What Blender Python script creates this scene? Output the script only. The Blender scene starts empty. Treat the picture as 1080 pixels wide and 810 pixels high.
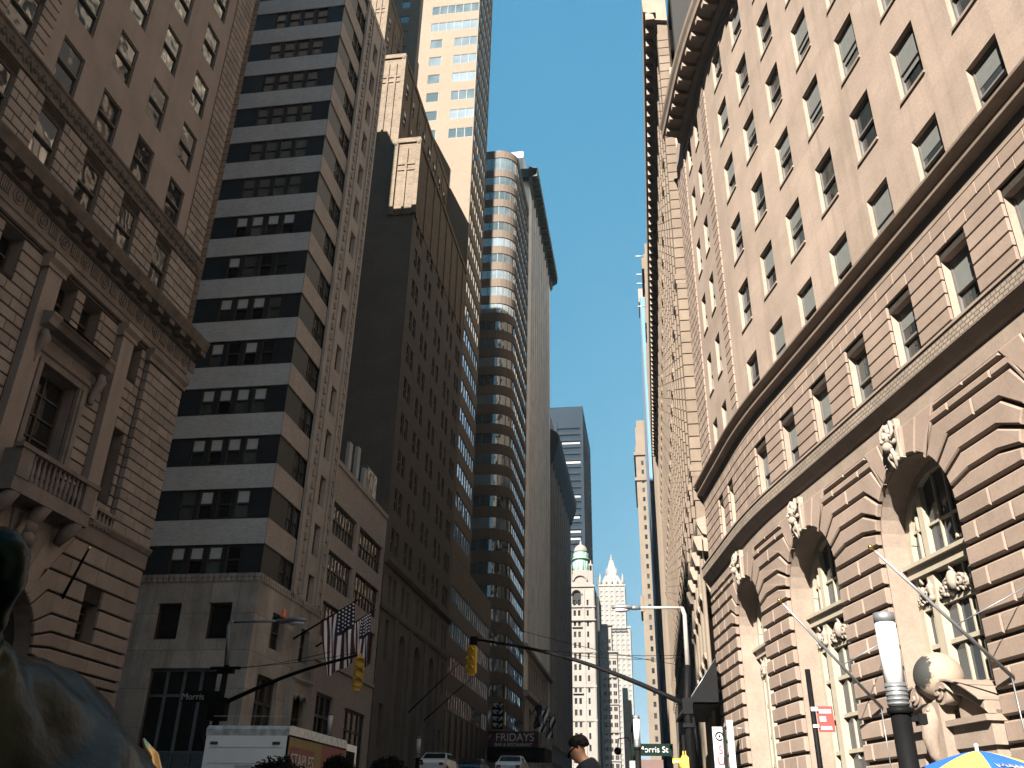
import bpy, bmesh, math, random
from mathutils import Vector, Matrix
random.seed(7)
SC = bpy.context.scene
COL = SC.collection
G = 0.5                       # ground level
R_ = math.radians

# ------------------------------------------------------------------ materials
class NT:
    def __init__(s, name):
        s.m = bpy.data.materials.new(name); s.m.use_nodes = True
        s.t = s.m.node_tree; s.n = s.t.nodes; s.b = s.n['Principled BSDF']
    def add(s, typ, **kw):
        n = s.n.new(typ)
        for k, v in kw.items():
            if k.startswith('i_'):
                key = k[2:]
                key = int(key) if key.isdigit() else key.replace('_', ' ')
                n.inputs[key].default_value = v
            else: setattr(n, k, v)
        return n
    def link(s, a, b): s.t.links.new(a, b)
    def math(s, op, a, b=None):
        n = s.n.new('ShaderNodeMath'); n.operation = op
        for i, x in enumerate((a, b)):
            if x is None: continue
            if isinstance(x, (int, float)): n.inputs[i].default_value = x
            else: s.link(x, n.inputs[i])
        return n.outputs[0]
    def mix(s, fac, a, b, mode='MIX'):
        n = s.n.new('ShaderNodeMix'); n.data_type = 'RGBA'; n.blend_type = mode
        for sock, x in ((n.inputs[0], fac), (n.inputs[6], a), (n.inputs[7], b)):
            if isinstance(x, (int, float)): sock.default_value = x
            elif isinstance(x, tuple): sock.default_value = (*x, 1) if len(x) == 3 else x
            else: s.link(x, sock)
        return n.outputs[2]
    def ramp(s, fac, p0, p1, c0=(0, 0, 0), c1=(1, 1, 1)):
        n = s.n.new('ShaderNodeValToRGB'); e = n.color_ramp.elements
        e[0].position = p0; e[1].position = p1; e[0].color = (*c0, 1); e[1].color = (*c1, 1)
        s.link(fac, n.inputs[0]); return n.outputs[0]

def sc(c, k): return tuple(min(1, x * k) for x in c)

def stone(name, col, var=.14, nscale=.6, brick=None, rough=.85, bump=.25, streak=.25, island=0., fine=.10, warm=None, bvar=.22):
    """weathered masonry; brick=(width,height,mortar,mortar colour) in metres on UVs"""
    N = NT(name); m = N.m
    tc = N.add('ShaderNodeTexCoord'); geo = N.add('ShaderNodeNewGeometry')
    pos = geo.outputs['Position']
    n1 = N.add('ShaderNodeTexNoise', i_Scale=nscale, i_Detail=5., i_Roughness=.62); N.link(pos, n1.inputs['Vector'])
    mp = N.add('ShaderNodeMapping'); mp.inputs['Scale'].default_value = (1.6, 1.6, .1); N.link(pos, mp.inputs['Vector'])
    n2 = N.add('ShaderNodeTexNoise', i_Scale=1.1, i_Detail=4., i_Roughness=.6); N.link(mp.outputs[0], n2.inputs['Vector'])
    n3 = N.add('ShaderNodeTexNoise', i_Scale=14., i_Detail=3.); N.link(pos, n3.inputs['Vector'])
    dark = sc(col, 1 - 1.6 * var); lite = sc(col, 1 + 1.2 * var)
    if warm: lite = warm
    c = N.mix(N.ramp(n1.outputs[0], .3, .72), dark, lite)
    c = N.mix(N.math('MULTIPLY', N.ramp(n2.outputs[0], .52, .8), streak), c, sc(col, .45))
    c = N.mix(fine, c, N.ramp(n3.outputs[0], .3, .7), 'OVERLAY')
    hgt = N.math('MULTIPLY', n3.outputs[0], .25)
    if brick:
        bw, bh, mo, mc = brick
        br = N.add('ShaderNodeTexBrick', i_Scale=1., i_Mortar_Size=mo, i_Mortar_Smooth=.15, i_Bias=0., i_Brick_Width=bw, i_Row_Height=bh)
        br.inputs['Color1'].default_value = (1, 1, 1, 1); br.inputs['Color2'].default_value = (1 - bvar, 1 - bvar, 1 - bvar, 1); br.inputs['Mortar'].default_value = (.9, .9, .9, 1)
        N.link(tc.outputs['UV'], br.inputs['Vector'])
        c = N.mix(1., c, br.outputs['Color'], 'MULTIPLY')
        c = N.mix(br.outputs['Fac'], c, mc)
        hgt = N.math('SUBTRACT', hgt, br.outputs['Fac'])
    if island:
        v = N.math('ADD', N.math('MULTIPLY', geo.outputs['Random Per Island'], island), 1 - island * .6)
        cc = N.add('ShaderNodeCombineColor'); [N.link(v, cc.inputs[i]) for i in range(3)]
        c = N.mix(1., c, cc.outputs[0], 'MULTIPLY')
    N.link(c, N.b.inputs['Base Color'])
    N.b.inputs['Roughness'].default_value = rough
    N.b.inputs['Specular IOR Level'].default_value = .25
    if bump:
        bp = N.add('ShaderNodeBump', i_Strength=bump, i_Distance=.03); N.link(hgt, bp.inputs['Height']); N.link(bp.outputs[0], N.b.inputs['Normal'])
    return m

def plain(name, col, rough=.6, metal=0., var=.1, scale=3., spec=.4, bump=0., coat=0.):
    N = NT(name)
    tc = N.add('ShaderNodeTexCoord')
    n1 = N.add('ShaderNodeTexNoise', i_Scale=scale, i_Detail=4.); N.link(tc.outputs['Object'], n1.inputs['Vector'])
    N.link(N.mix(N.ramp(n1.outputs[0], .3, .7), sc(col, 1 - var), sc(col, 1 + var)), N.b.inputs['Base Color'])
    N.b.inputs['Roughness'].default_value = rough; N.b.inputs['Metallic'].default_value = metal
    N.b.inputs['Specular IOR Level'].default_value = spec
    if coat: N.b.inputs['Coat Weight'].default_value = coat
    if bump:
        bp = N.add('ShaderNodeBump', i_Strength=bump, i_Distance=.02); N.link(n1.outputs[0], bp.inputs['Height']); N.link(bp.outputs[0], N.b.inputs['Normal'])
    return N.m

def glass(name, dark=(.012, .015, .018), lite=(.05, .055, .06), ior=1.9, rough=.03, p=(.35, .8), wob=.15, metal=0.):
    """window glass: dark interior behind, per-pane variation, mirror-like at grazing angles, slightly wavy"""
    N = NT(name)
    oi = N.add('ShaderNodeObjectInfo')
    geo = N.add('ShaderNodeNewGeometry')
    nz = N.add('ShaderNodeTexNoise', i_Scale=.55, i_Detail=2.); N.link(geo.outputs['Position'], nz.inputs['Vector'])
    r = N.math('ADD', N.math('MULTIPLY', oi.outputs['Random'], .6), N.math('MULTIPLY', nz.outputs[0], .4))
    N.link(N.ramp(r, p[0], p[1], dark, lite), N.b.inputs['Base Color'])
    N.b.inputs['Roughness'].default_value = rough; N.b.inputs['IOR'].default_value = ior
    N.b.inputs['Metallic'].default_value = metal
    n2 = N.add('ShaderNodeTexNoise', i_Scale=.9, i_Detail=1.); N.link(geo.outputs['Position'], n2.inputs['Vector'])
    bp = N.add('ShaderNodeBump', i_Strength=wob, i_Distance=.05); N.link(n2.outputs[0], bp.inputs['Height']); N.link(bp.outputs[0], N.b.inputs['Normal'])
    return N.m

# ------------------------------------------------------------------ mesh builder
class MB:
    def __init__(s): s.v = []; s.f = []; s.uv = []; s.mi = []; s.sm = []
    def add(s, pts):
        i = len(s.v); s.v.extend([tuple(p) for p in pts]); return i
    def face(s, pts, uv=None, mi=0, sm=False):
        i = s.add(pts); s.f.append(tuple(range(i, i + len(pts)))); s.uv.append(uv); s.mi.append(mi); s.sm.append(sm)
    def idx(s, ids, uv=None, mi=0, sm=False):
        s.f.append(tuple(ids)); s.uv.append(uv); s.mi.append(mi); s.sm.append(sm)
    def box(s, x0, x1, y0, y1, z0, z1, mi=0):
        i = s.add([(x0, y0, z0), (x1, y0, z0), (x1, y1, z0), (x0, y1, z0), (x0, y0, z1), (x1, y0, z1), (x1, y1, z1), (x0, y1, z1)])
        for q in ((0, 3, 2, 1), (4, 5, 6, 7), (0, 1, 5, 4), (1, 2, 6, 5), (2, 3, 7, 6), (3, 0, 4, 7)):
            s.idx([i + k for k in q], mi=mi)
    def prism(s, poly, z0, z1, mi=0):
        n = len(poly); i = s.add([(x, y, z0) for x, y in poly] + [(x, y, z1) for x, y in poly])
        for k in range(n):
            j = (k + 1) % n; s.idx([i + k, i + j, i + n + j, i + n + k], mi=mi)
        s.idx([i + n + k for k in range(n)], mi=mi); s.idx([i + k for k in reversed(range(n))], mi=mi)
    def tube(s, pts, r, k=8, mi=0, caps=True):
        pts = [Vector(p) for p in pts]; rs = r if isinstance(r, (list, tuple)) else [r] * len(pts)
        base = len(s.v); prev = None
        for a, p in enumerate(pts):
            d = (pts[min(a + 1, len(pts) - 1)] - pts[max(a - 1, 0)]).normalized()
            if prev is None:
                ref = Vector((0, 0, 1)) if abs(d.z) < .9 else Vector((1, 0, 0)); x = d.cross(ref).normalized()
            else: x = (prev - d * prev.dot(d)).normalized()
            prev = x; y = d.cross(x)
            s.add([p + (x * math.cos(2 * math.pi * j / k) + y * math.sin(2 * math.pi * j / k)) * rs[a] for j in range(k)])
        for a in range(len(pts) - 1):
            for j in range(k):
                j2 = (j + 1) % k; s.idx([base + a * k + j, base + a * k + j2, base + (a + 1) * k + j2, base + (a + 1) * k + j], mi=mi, sm=True)
        if caps:
            s.idx([base + j for j in reversed(range(k))], mi=mi); s.idx([base + (len(pts) - 1) * k + j for j in range(k)], mi=mi)
    def lathe(s, prof, c=(0, 0, 0), k=16, mi=0, axis='z', sm=True):
        base = len(s.v)
        for r, h in prof:
            for j in range(k):
                a = 2 * math.pi * j / k; x, y = r * math.cos(a), r * math.sin(a)
                p = (x, y, h) if axis == 'z' else ((h, x, y) if axis == 'x' else (x, h, y))
                s.v.append((c[0] + p[0], c[1] + p[1], c[2] + p[2]))
        for a in range(len(prof) - 1):
            for j in range(k):
                j2 = (j + 1) % k; s.idx([base + a * k + j, base + a * k + j2, base + (a + 1) * k + j2, base + (a + 1) * k + j], mi=mi, sm=sm)
        s.idx([base + j for j in reversed(range(k))], mi=mi); s.idx([base + (len(prof) - 1) * k + j for j in range(k)], mi=mi)
    def ball(s, c, r, k=12, sx=1, sy=1, sz=1, mi=0):
        n = k // 2 + 1
        base = len(s.v)
        for a in range(n + 1):
            t = math.pi * a / n
            for j in range(k):
                p = 2 * math.pi * j / k
                s.v.append((c[0] + r * sx * math.sin(t) * math.cos(p), c[1] + r * sy * math.sin(t) * math.sin(p), c[2] + r * sz * math.cos(t)))
        for a in range(n):
            for j in range(k):
                j2 = (j + 1) % k; s.idx([base + a * k + j, base + (a + 1) * k + j, base + (a + 1) * k + j2, base + a * k + j2], mi=mi, sm=True)
    def merge(s, o, M=None):
        i = len(s.v); s.v.extend([tuple(M @ Vector(p)) if M else p for p in o.v])
        s.f.extend([tuple(i + k for k in f) for f in o.f]); s.uv.extend(o.uv); s.mi.extend(o.mi); s.sm.extend(o.sm)
    def mesh(s, name, mats, off=(0, 0, 0)):
        me = bpy.data.meshes.new(name)
        ox, oy, oz = off
        V = [(x - ox, y - oy, z - oz) for x, y, z in s.v]
        me.from_pydata(V, [], s.f)
        for m in (mats if isinstance(mats, (list, tuple)) else [mats]): me.materials.append(m)
        uvl = me.uv_layers.new(name='UVMap').data
        li = 0; v = s.v
        for fi, f in enumerate(s.f):
            me.polygons[fi].material_index = s.mi[fi]; me.polygons[fi].use_smooth = s.sm[fi]
            u = s.uv[fi]
            if u is None:
                n = me.polygons[fi].normal
                if abs(n.z) > .75: u = [(v[k][0], v[k][1]) for k in f]
                else:
                    h = math.hypot(n.x, n.y) or 1; tx, ty = -n.y / h, n.x / h
                    u = [(v[k][0] * tx + v[k][1] * ty, v[k][2]) for k in f]
            for k in range(len(f)): uvl[li + k].uv = u[k]
            li += len(f)
        me.update(); return me

ORG = {}
def thing(name, label, cat, loc, group=None):
    o = bpy.data.objects.new(name, None); COL.objects.link(o); o.location = loc; o.empty_display_size = .3
    o['label'] = label; o['category'] = cat
    if group: o['group'] = group
    ORG[o] = tuple(loc); return o
def part(name, mb, mat, parent, label=None):
    """mesh given in world coordinates, parented to its thing (or to a part of it)"""
    org = ORG[parent]
    o = bpy.data.objects.new(name, mb.mesh(name, mat, org)); COL.objects.link(o); o.parent = parent; ORG[o] = org
    if label: o['label'] = label
    return o
def solo(name, mb, mat, label, cat, loc, group=None):
    o = bpy.data.objects.new(name, mb.mesh(name, mat, loc)); COL.objects.link(o); o.location = loc
    o['label'] = label; o['category'] = cat; ORG[o] = tuple(loc)
    if group: o['group'] = group
    return o
def ground(name, mb, mat):
    o = bpy.data.objects.new(name, mb.mesh(name, mat)); COL.objects.link(o); o['kind'] = 'structure'; return o
def smooth_by_subsurf(o, lv=1):
    md = o.modifiers.new('Subdivision', 'SUBSURF'); md.levels = lv; md.render_levels = lv

# ------------------------------------------------------------------ facades: (u along, z up, n outwards)
class Plane:
    def __init__(s, ox, oy, tx, ty, nx, ny):
        s.o = (ox, oy); s.t = (tx, ty); s.nn = (nx, ny)
    def __call__(s, u, z, n=0.): return (s.o[0] + s.t[0] * u + s.nn[0] * n, s.o[1] + s.t[1] * u + s.nn[1] * n, z)
    def ang(s, u=0):     # object rotation: local y points into the wall
        return math.atan2(s.nn[0], -s.nn[1])
def east(x): return Plane(x, 0, 0, 1, 1, 0)        # wall facing +X, u = world Y
def west(x): return Plane(x, 0, 0, 1, -1, 0)       # wall facing -X, u = world Y
def south(y): return Plane(0, y, 1, 0, 0, -1)      # wall facing -Y, u = world X
def north(y): return Plane(0, y, 1, 0, 0, 1)

def cuts(a, b, extra, maxd=None):
    xs = sorted(set([round(a, 4), round(b, 4)] + [round(x, 4) for x in extra if a < x < b]))
    if maxd:
        out = [xs[0]]
        for x in xs[1:]:
            n = max(1, math.ceil((x - out[-1]) / maxd)); p = out[-1]
            out += [p + (x - p) * (i + 1) / n for i in range(n)]
        xs = out
    return xs
def fwall(mb, F, u0, u1, z0, z1, ops=(), depth=.3, maxd=None, mi=0, n=0.):
    """wall sheet with openings (ua,ub,za,zb[,R]) and their reveals; R = round head of radius R"""
    us = cuts(u0, u1, [o[0] for o in ops] + [o[1] for o in ops], maxd); zs = cuts(z0, z1, [o[2] for o in ops] + [o[3] for o in ops])
    for i in range(len(us) - 1):
        um = (us[i] + us[i + 1]) / 2
        col = [o for o in ops if o[0] < um < o[1]]
        j = 0
        while j < len(zs) - 1:
            zm = (zs[j] + zs[j + 1]) / 2
            if any(o[2] < zm < o[3] for o in col): j += 1; continue
            k = j + 1
            while k < len(zs) - 1 and not any(o[2] < (zs[k] + zs[k + 1]) / 2 < o[3] for o in col): k += 1
            a, b, c, d = us[i], us[i + 1], zs[j], zs[k]
            mb.face([F(a, c, n), F(b, c, n), F(b, d, n), F(a, d, n)], [(a, c), (b, c), (b, d), (a, d)], mi); j = k
    for o in ops:
        a, b, c, d = o[:4]; R = o[4] if len(o) > 4 else None
        zt = d - R if R else d
        def q(p, uv): mb.face(p, uv, mi)
        q([F(a, c, n), F(a, zt, n), F(a, zt, n - depth), F(a, c, n - depth)], [(0, c), (0, zt), (depth, zt), (depth, c)])
        q([F(b, zt, n), F(b, c, n), F(b, c, n - depth), F(b, zt, n - depth)], [(0, zt), (0, c), (depth, c), (depth, zt)])
        q([F(b, c, n), F(a, c, n), F(a, c, n - depth), F(b, c, n - depth)], [(b, 0), (a, 0), (a, depth), (b, depth)])
        if not R:
            q([F(a, d, n), F(b, d, n), F(b, d, n - depth), F(a, d, n - depth)], [(a, 0), (b, 0), (b, depth), (a, depth)])
        else:
            uc = (a + b) / 2; K = 16
            for k in range(K):
                t0, t1 = math.pi * k / K, math.pi * (k + 1) / K
                x0, y0, x1, y1 = uc + R * math.cos(t0), zt + R * math.sin(t0), uc + R * math.cos(t1), zt + R * math.sin(t1)
                mb.face([F(x0, y0, n), F(x1, y1, n), F(x1, d, n), F(x0, d, n)], [(x0, y0), (x1, y1), (x1, d), (x0, d)], mi)
                q([F(x0, y0, n), F(x1, y1, n), F(x1, y1, n - depth), F(x0, y0, n - depth)], [(R * t0, 0), (R * t1, 0), (R * t1, depth), (R * t0, depth)])
def fbox(mb, F, u0, u1, n0, n1, z0, z1, maxd=None, mi=0):
    us = cuts(u0, u1, [], maxd)
    for i in range(len(us) - 1):
        a, b = us[i], us[i + 1]
        mb.face([F(a, z0, n1), F(b, z0, n1), F(b, z1, n1), F(a, z1, n1)], [(a, z0), (b, z0), (b, z1), (a, z1)], mi)
        mb.face([F(a, z1, n1), F(b, z1, n1), F(b, z1, n0), F(a, z1, n0)], [(a, n1), (b, n1), (b, n0), (a, n0)], mi)
        mb.face([F(a, z0, n0), F(b, z0, n0), F(b, z0, n1), F(a, z0, n1)], [(a, n0), (b, n0), (b, n1), (a, n1)], mi)
    mb.face([F(u0, z0, n0), F(u0, z0, n1), F(u0, z1, n1), F(u0, z1, n0)], [(n0, z0), (n1, z0), (n1, z1), (n0, z1)], mi)
    mb.face([F(u1, z0, n1), F(u1, z0, n0), F(u1, z1, n0), F(u1, z1, n1)], [(n1, z0), (n0, z0), (n0, z1), (n1, z1)], mi)
def fprof(mb, F, u0, u1, prof, maxd=None, mi=0):
    """sweep an (n,z) profile along u, with end caps"""
    us = cuts(u0, u1, [], maxd); L = [0]
    for k in range(len(prof) - 1): L.append(L[-1] + math.dist(prof[k], prof[k + 1]))
    for i in range(len(us) - 1):
        a, b = us[i], us[i + 1]
        for k in range(len(prof) - 1):
            (n0, z0), (n1, z1) = prof[k], prof[k + 1]
            mb.face([F(a, z0, n0), F(b, z0, n0), F(b, z1, n1), F(a, z1, n1)], [(a, L[k]), (b, L[k]), (b, L[k + 1]), (a, L[k + 1])], mi)
    for u in (u0, u1): mb.face([F(u, z, n) for n, z in prof], [(n, z) for n, z in prof], mi)
def offset_poly(p, d):
    n = len(p); A = sum(p[i][0] * p[(i + 1) % n][1] - p[(i + 1) % n][0] * p[i][1] for i in range(n)); sg = 1 if A > 0 else -1
    out = []
    for i in range(n):
        a, b, c = p[i - 1], p[i], p[(i + 1) % n]
        e1 = (b[0] - a[0], b[1] - a[1]); e2 = (c[0] - b[0], c[1] - b[1]); l1 = math.hypot(*e1) or 1e-9; l2 = math.hypot(*e2) or 1e-9
        n1 = (-e1[1] / l1 * sg, e1[0] / l1 * sg); n2 = (-e2[1] / l2 * sg, e2[0] / l2 * sg)
        mx, my = n1[0] + n2[0], n1[1] + n2[1]; k = max(.35, (mx * mx + my * my) / 2)
        out.append((b[0] + mx / k * d, b[1] + my / k * d))
    return out
def bblock(mb, F, poly, n0, n1, gap, bev, mi=0):
    a = offset_poly(poly, gap); b = offset_poly(poly, gap + bev); n = len(poly)
    i = mb.add([F(u, z, n0) for u, z in a] + [F(u, z, n1 - bev * .8) for u, z in a] + [F(u, z, n1) for u, z in b])
    for k in range(n):
        j = (k + 1) % n
        mb.idx([i + k, i + j, i + n + j, i + n + k], [a[k], a[j], a[j], a[k]], mi)
        mb.idx([i + n + k, i + n + j, i + 2 * n + j, i + 2 * n + k], [a[k], a[j], b[j], b[k]], mi)
    mb.idx([i + 2 * n + k for k in range(n)], b, mi)
def joint_fill(F, u0, u1, z0, z1, ops, parent, n=.006, maxd=None):
    m = MB(); fwall(m, F, u0, u1, z0, z1, ops, .004, maxd, n=n); return part('mortar', m, M['joint'], parent)  # dark sheet behind the blocks: mortar tone with the joint shade painted in
def split(a, b, L, odd, rnd):
    if b - a < L * .75: return [(a, b)]
    n = max(1, round((b - a) / L)); xs = [a + (b - a) * k / n for k in range(n + 1)]
    if odd and n > 1: xs = [a] + [a + (b - a) * (k + .5) / n for k in range(n)] + [b]
    xs = [xs[0]] + [x + rnd.uniform(-.08, .08) * L for x in xs[1:-1]] + [xs[-1]]
    return [(xs[k], xs[k + 1]) for k in range(len(xs) - 1) if xs[k + 1] - xs[k] > .1]
def rusticate(mb, F, u0, u1, zs, arches=(), ops=(), proj=.1, hg=.035, vg=.012, bev=.035, L=1.5, seed=1, top=None):
    """courses of bevelled blocks zs[k]..zs[k+1]; arches (uc,R,zc,Rext): wedge stones that run on into the courses"""
    rnd = random.Random(seed)
    for k in range(len(zs) - 1):
        za, zb = zs[k], zs[k + 1]; spans = [[u0, u1, None, None]]
        def cut(a, b, la=None, lb=None):
            out = []
            for s in spans:
                if b <= s[0] or a >= s[1]: out.append(s); continue
                if s[0] < a: out.append([s[0], a, s[2], la])
                if s[1] > b: out.append([b, s[1], lb, s[3]])
            spans[:] = out
        for (a, b, c, d) in ops:
            if c < zb - .02 and d > za + .02: cut(a, b)
        for (uc, R, zc, RE) in arches:
            if zb <= zc + .01: cut(uc - R, uc + R)
            else:
                ta = math.asin(min(.82, max(0, (za - zc) / RE))); tb = math.asin(min(.82, max(0, (zb - zc) / RE)))
                if tb > ta + .02:
                    e = RE * math.cos(tb); cut(uc - e, uc + e, ('w', uc, R, zc, RE, ta, tb, -1), ('w', uc, R, zc, RE, ta, tb, 1))
                else:
                    tm = math.asin(.82); ea = (za - zc) / math.tan(tm); cut(uc - ea, uc + ea, ('d', uc, zc, tm, -1), ('d', uc, zc, tm, 1))
        for (a, b, ea, eb) in spans:
            pcs = split(a, b, L, k % 2, rnd)
            for m, (p, q) in enumerate(pcs):
                lo, hi = za + hg - vg, zb - hg + vg
                left = [(p, hi), (p, lo)]; right = [(q, lo), (q, hi)]
                def wedge(e):
                    _, uc, R, zc, RE, ta, tb, sg = e
                    g = (hg - vg) / R; t0, t1 = ta + g, tb - g
                    pts = [(uc + sg * RE * math.cos(ta), lo)] + [(uc + sg * R * math.cos(t0 + (t1 - t0) * h / 3), zc + R * math.sin(t0 + (t1 - t0) * h / 3)) for h in range(4)] + [(uc + sg * RE * math.cos(tb), hi)]
                    return pts
                if m == 0 and ea:
                    if ea[0] == 'w': left = list(reversed(wedge(ea)))
                    else: left = [(ea[1] + (hi - ea[2]) / math.tan(ea[3]), hi), (ea[1] + (lo - ea[2]) / math.tan(ea[3]), lo)]
                if m == len(pcs) - 1 and eb:
                    if eb[0] == 'w': right = wedge(eb)
                    else: right = [(eb[1] - (lo - eb[2]) / math.tan(eb[3]), lo), (eb[1] - (hi - eb[2]) / math.tan(eb[3]), hi)]
                bblock(mb, F, left + right, 0, proj, vg, bev)
    for (uc, R, zc, RE) in arches:
        tm = math.asin(.82); NV = 5; zt = top or zs[-1]
        for v in range(NV):
            t0 = tm + (math.pi - 2 * tm) * v / NV; t1 = tm + (math.pi - 2 * tm) * (v + 1) / NV
            ex = .06 if v == NV // 2 else 0
            pts = [(uc + R * math.cos(t0 + (t1 - t0) * h / 3), zc + R * math.sin(t0 + (t1 - t0) * h / 3)) for h in range(4)]
            pts += [(uc + (zt - zc) / math.tan(t1), zt), (uc + (zt - zc) / math.tan(t0), zt)]
            bblock(mb, F, pts, 0, proj + ex, vg, bev)

# ------------------------------------------------------------------ windows
CAMP = Vector((0, 0, 1.6))
CAMX = Vector((0.98885285, 0.14780332, 0.01800626)); CAMY = Vector((0.05057852, -0.44717901, 0.8930133)); CAMZ = Vector((0.14004235, -0.88214801, -0.44966991))
def px(p):
    d = Vector(p) - CAMP; z = -d.dot(CAMZ)
    if z < .1: return None
    return 540 + 924 * d.dot(CAMX) / z, 405 - 924 * d.dot(CAMY) / z, z
def rank(p):
    q = px(p)
    if not q: return 1e9
    out = 0 if -40 < q[0] < 1120 and -40 < q[1] < 850 else 5000
    return out + q[2]
def win_mesh(key, w, h, depth, style, mf, rnd=None):
    """frame (with sashes and sill) and pane, local: x across, y into the wall, z up from the sill"""
    fr = MB(); pn = MB(); t = min(.09, w * .09); y0, y1 = depth - .1, depth
    if style != 'strip':
        fr.box(-w / 2, -w / 2 + t, y0, y1, 0, h); fr.box(w / 2 - t, w / 2, y0, y1, 0, h); fr.box(-w / 2 + t, w / 2 - t, y0, y1, 0, t); fr.box(-w / 2 + t, w / 2 - t, y0, y1, h - t, h)
    if style in ('sash', 'sash2', 'sill'):
        fr.box(-w / 2 + t, w / 2 - t, y0 - .03, y1, h * .48, h * .48 + .07)
        pn.face([(-w / 2 + t, y1 - .06, h * .5), (w / 2 - t, y1 - .06, h * .5), (w / 2 - t, y1 - .06, h - t), (-w / 2 + t, y1 - .06, h - t)])
        pn.face([(-w / 2 + t, y1 - .02, t), (w / 2 - t, y1 - .02, t), (w / 2 - t, y1 - .02, h * .5), (-w / 2 + t, y1 - .02, h * .5)])
        if style == 'sash2': fr.box(-.04, .04, y0, y1, t, h - t)
        if style == 'sill': fr.box(-w / 2 - .04, w / 2 + .04, -.06, depth, -.1, -.003, 1)
    elif style == 'strip':
        n = max(1, round(w / 1.25))
        for k in range(n + 1):
            x = -w / 2 + w * k / n; fr.box(max(-w / 2, x - .035), min(w / 2, x + .035), y0, y1, 0, h)
        fr.box(-w / 2, w / 2, y0 + .01, y1 - .005, 0, .06); fr.box(-w / 2, w / 2, y0 + .01, y1 - .005, h - .06, h)
        for k in range(n):
            a, b = -w / 2 + w * k / n + .035, -w / 2 + w * (k + 1) / n - .035
            dz = (random.random() - .5) * .012
            pn.face([(a, y1 - .03 + dz, .06), (b, y1 - .03, .06), (b, y1 - .03 - dz, h - .06), (a, y1 - .03, h - .06)])
    elif style == 'grid':
        fr.box(-.03, .03, y0, y1, t, h - t)
        for k in (1, 2, 3): fr.box(-w / 2 + t, w / 2 - t, y0 + .01, y1 - .005, h * k / 4 - .03, h * k / 4 + .03)
        pn.face([(-w / 2 + t, y1 - .03, t), (w / 2 - t, y1 - .03, t), (w / 2 - t, y1 - .03, h - t), (-w / 2 + t, y1 - .03, h - t)])
    else:
        pn.face([(-w / 2, y1 - .02, 0), (w / 2, y1 - .02, 0), (w / 2, y1 - .02, h), (-w / 2, y1 - .02, h)])
    return fr, pn
WM = {}
class Windows:
    """collects the window positions of one building, then makes at most 100 of them parts and the rest one part"""
    def __init__(s, root): s.root = root; s.items = []
    def put(s, F, u, z, w, h, depth, style, frm, pane, blind=0., bmat=None):
        p = F(u, z, 0); s.items.append((rank(F(u, z + h / 2, 0)), p, F.ang(u), round(w, 3), round(h, 3), depth, style, frm, pane, blind, bmat))
    def build(s, limit=100):
        s.items.sort(key=lambda t: t[0]); org = ORG[s.root]
        rest = MB(); rp = MB(); rmats = None
        for i, (_, p, a, w, h, d, st, frm, pane, bl, bm) in enumerate(s.items):
            key = (w, h, d, st, tuple(m.name for m in frm), pane.name)
            if key not in WM:
                f, q = win_mesh(key, w, h, d, st, frm); WM[key] = (f, q, f.mesh('window', frm), q.mesh('pane', pane))
            f, q, fm, qm = WM[key]
            if i < limit:
                o = bpy.data.objects.new('window', fm); COL.objects.link(o); o.parent = s.root
                o.location = (p[0] - org[0], p[1] - org[1], p[2] - org[2]); o.rotation_euler = (0, 0, a)
                c = bpy.data.objects.new('pane', qm); COL.objects.link(c); c.parent = o
                if bl > 0:
                    kb = ('b', w, h, d, bl, bm.name)
                    if kb not in WM:
                        b = MB(); b.box(-w / 2 + .1, w / 2 - .1, d - .075, d - .068, h * (1 - bl), h - .1); WM[kb] = b.mesh('blind', bm)
                    c = bpy.data.objects.new('blind', WM[kb]); COL.objects.link(c); c.parent = o
            else:
                M = Matrix.Translation(p) @ Matrix.Rotation(a, 4, 'Z'); rest.merge(f, M); rp.merge(q, M); rmats = (frm, pane)
        if rest.f:
            o = part('windows', rest, rmats[0], s.root); o['kind'] = 'stuff'
            o2 = part('panes', rp, rmats[1], o); o2['kind'] = 'stuff'

def mass(mb, x0, x1, y0, y1, z0, z1, inset=.0):
    mb.box(x0, x1, y0, y1, z0, z1)
def text(body, size, mat, parent, loc, rot, name='lettering', ext=.01, align='CENTER'):
    cu = bpy.data.curves.new(name, 'FONT'); cu.body = body; cu.size = size; cu.extrude = ext; cu.align_x = align; cu.align_y = 'CENTER'; cu.fill_mode = 'BOTH'
    t = bpy.data.objects.new('tmp', cu); COL.objects.link(t)
    me = bpy.data.meshes.new_from_object(t.evaluated_get(bpy.context.evaluated_depsgraph_get()))
    bpy.data.objects.remove(t); me.materials.clear(); me.materials.append(mat); me.name = name
    o = bpy.data.objects.new(name, me); COL.objects.link(o)
    org = ORG[parent]; o.parent = parent; o.location = (loc[0] - org[0], loc[1] - org[1], loc[2] - org[2]); o.rotation_euler = rot
    return o
def skinned(name, verts, edges, radii, mat, parent, sub=2, root=0):
    org = ORG[parent] if parent else (0, 0, 0)
    me = bpy.data.meshes.new(name); me.from_pydata([(x - org[0], y - org[1], z - org[2]) for x, y, z in verts], edges, []); me.materials.append(mat)
    o = bpy.data.objects.new(name, me); COL.objects.link(o)
    if parent: o.parent = parent
    ORG[o] = org
    o.modifiers.new('Skin', 'SKIN'); md = o.modifiers.new('Sub', 'SUBSURF'); md.levels = sub; md.render_levels = sub
    sk = me.skin_vertices[0].data
    for i, r in enumerate(radii): sk[i].radius = r if isinstance(r, tuple) else (r, r)
    sk[root].use_root = True
    dg = bpy.context.evaluated_depsgraph_get(); m2 = bpy.data.meshes.new_from_object(o.evaluated_get(dg))
    o.modifiers.clear(); o.data = m2
    for p in m2.polygons: p.use_smooth = True
    return o
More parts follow.
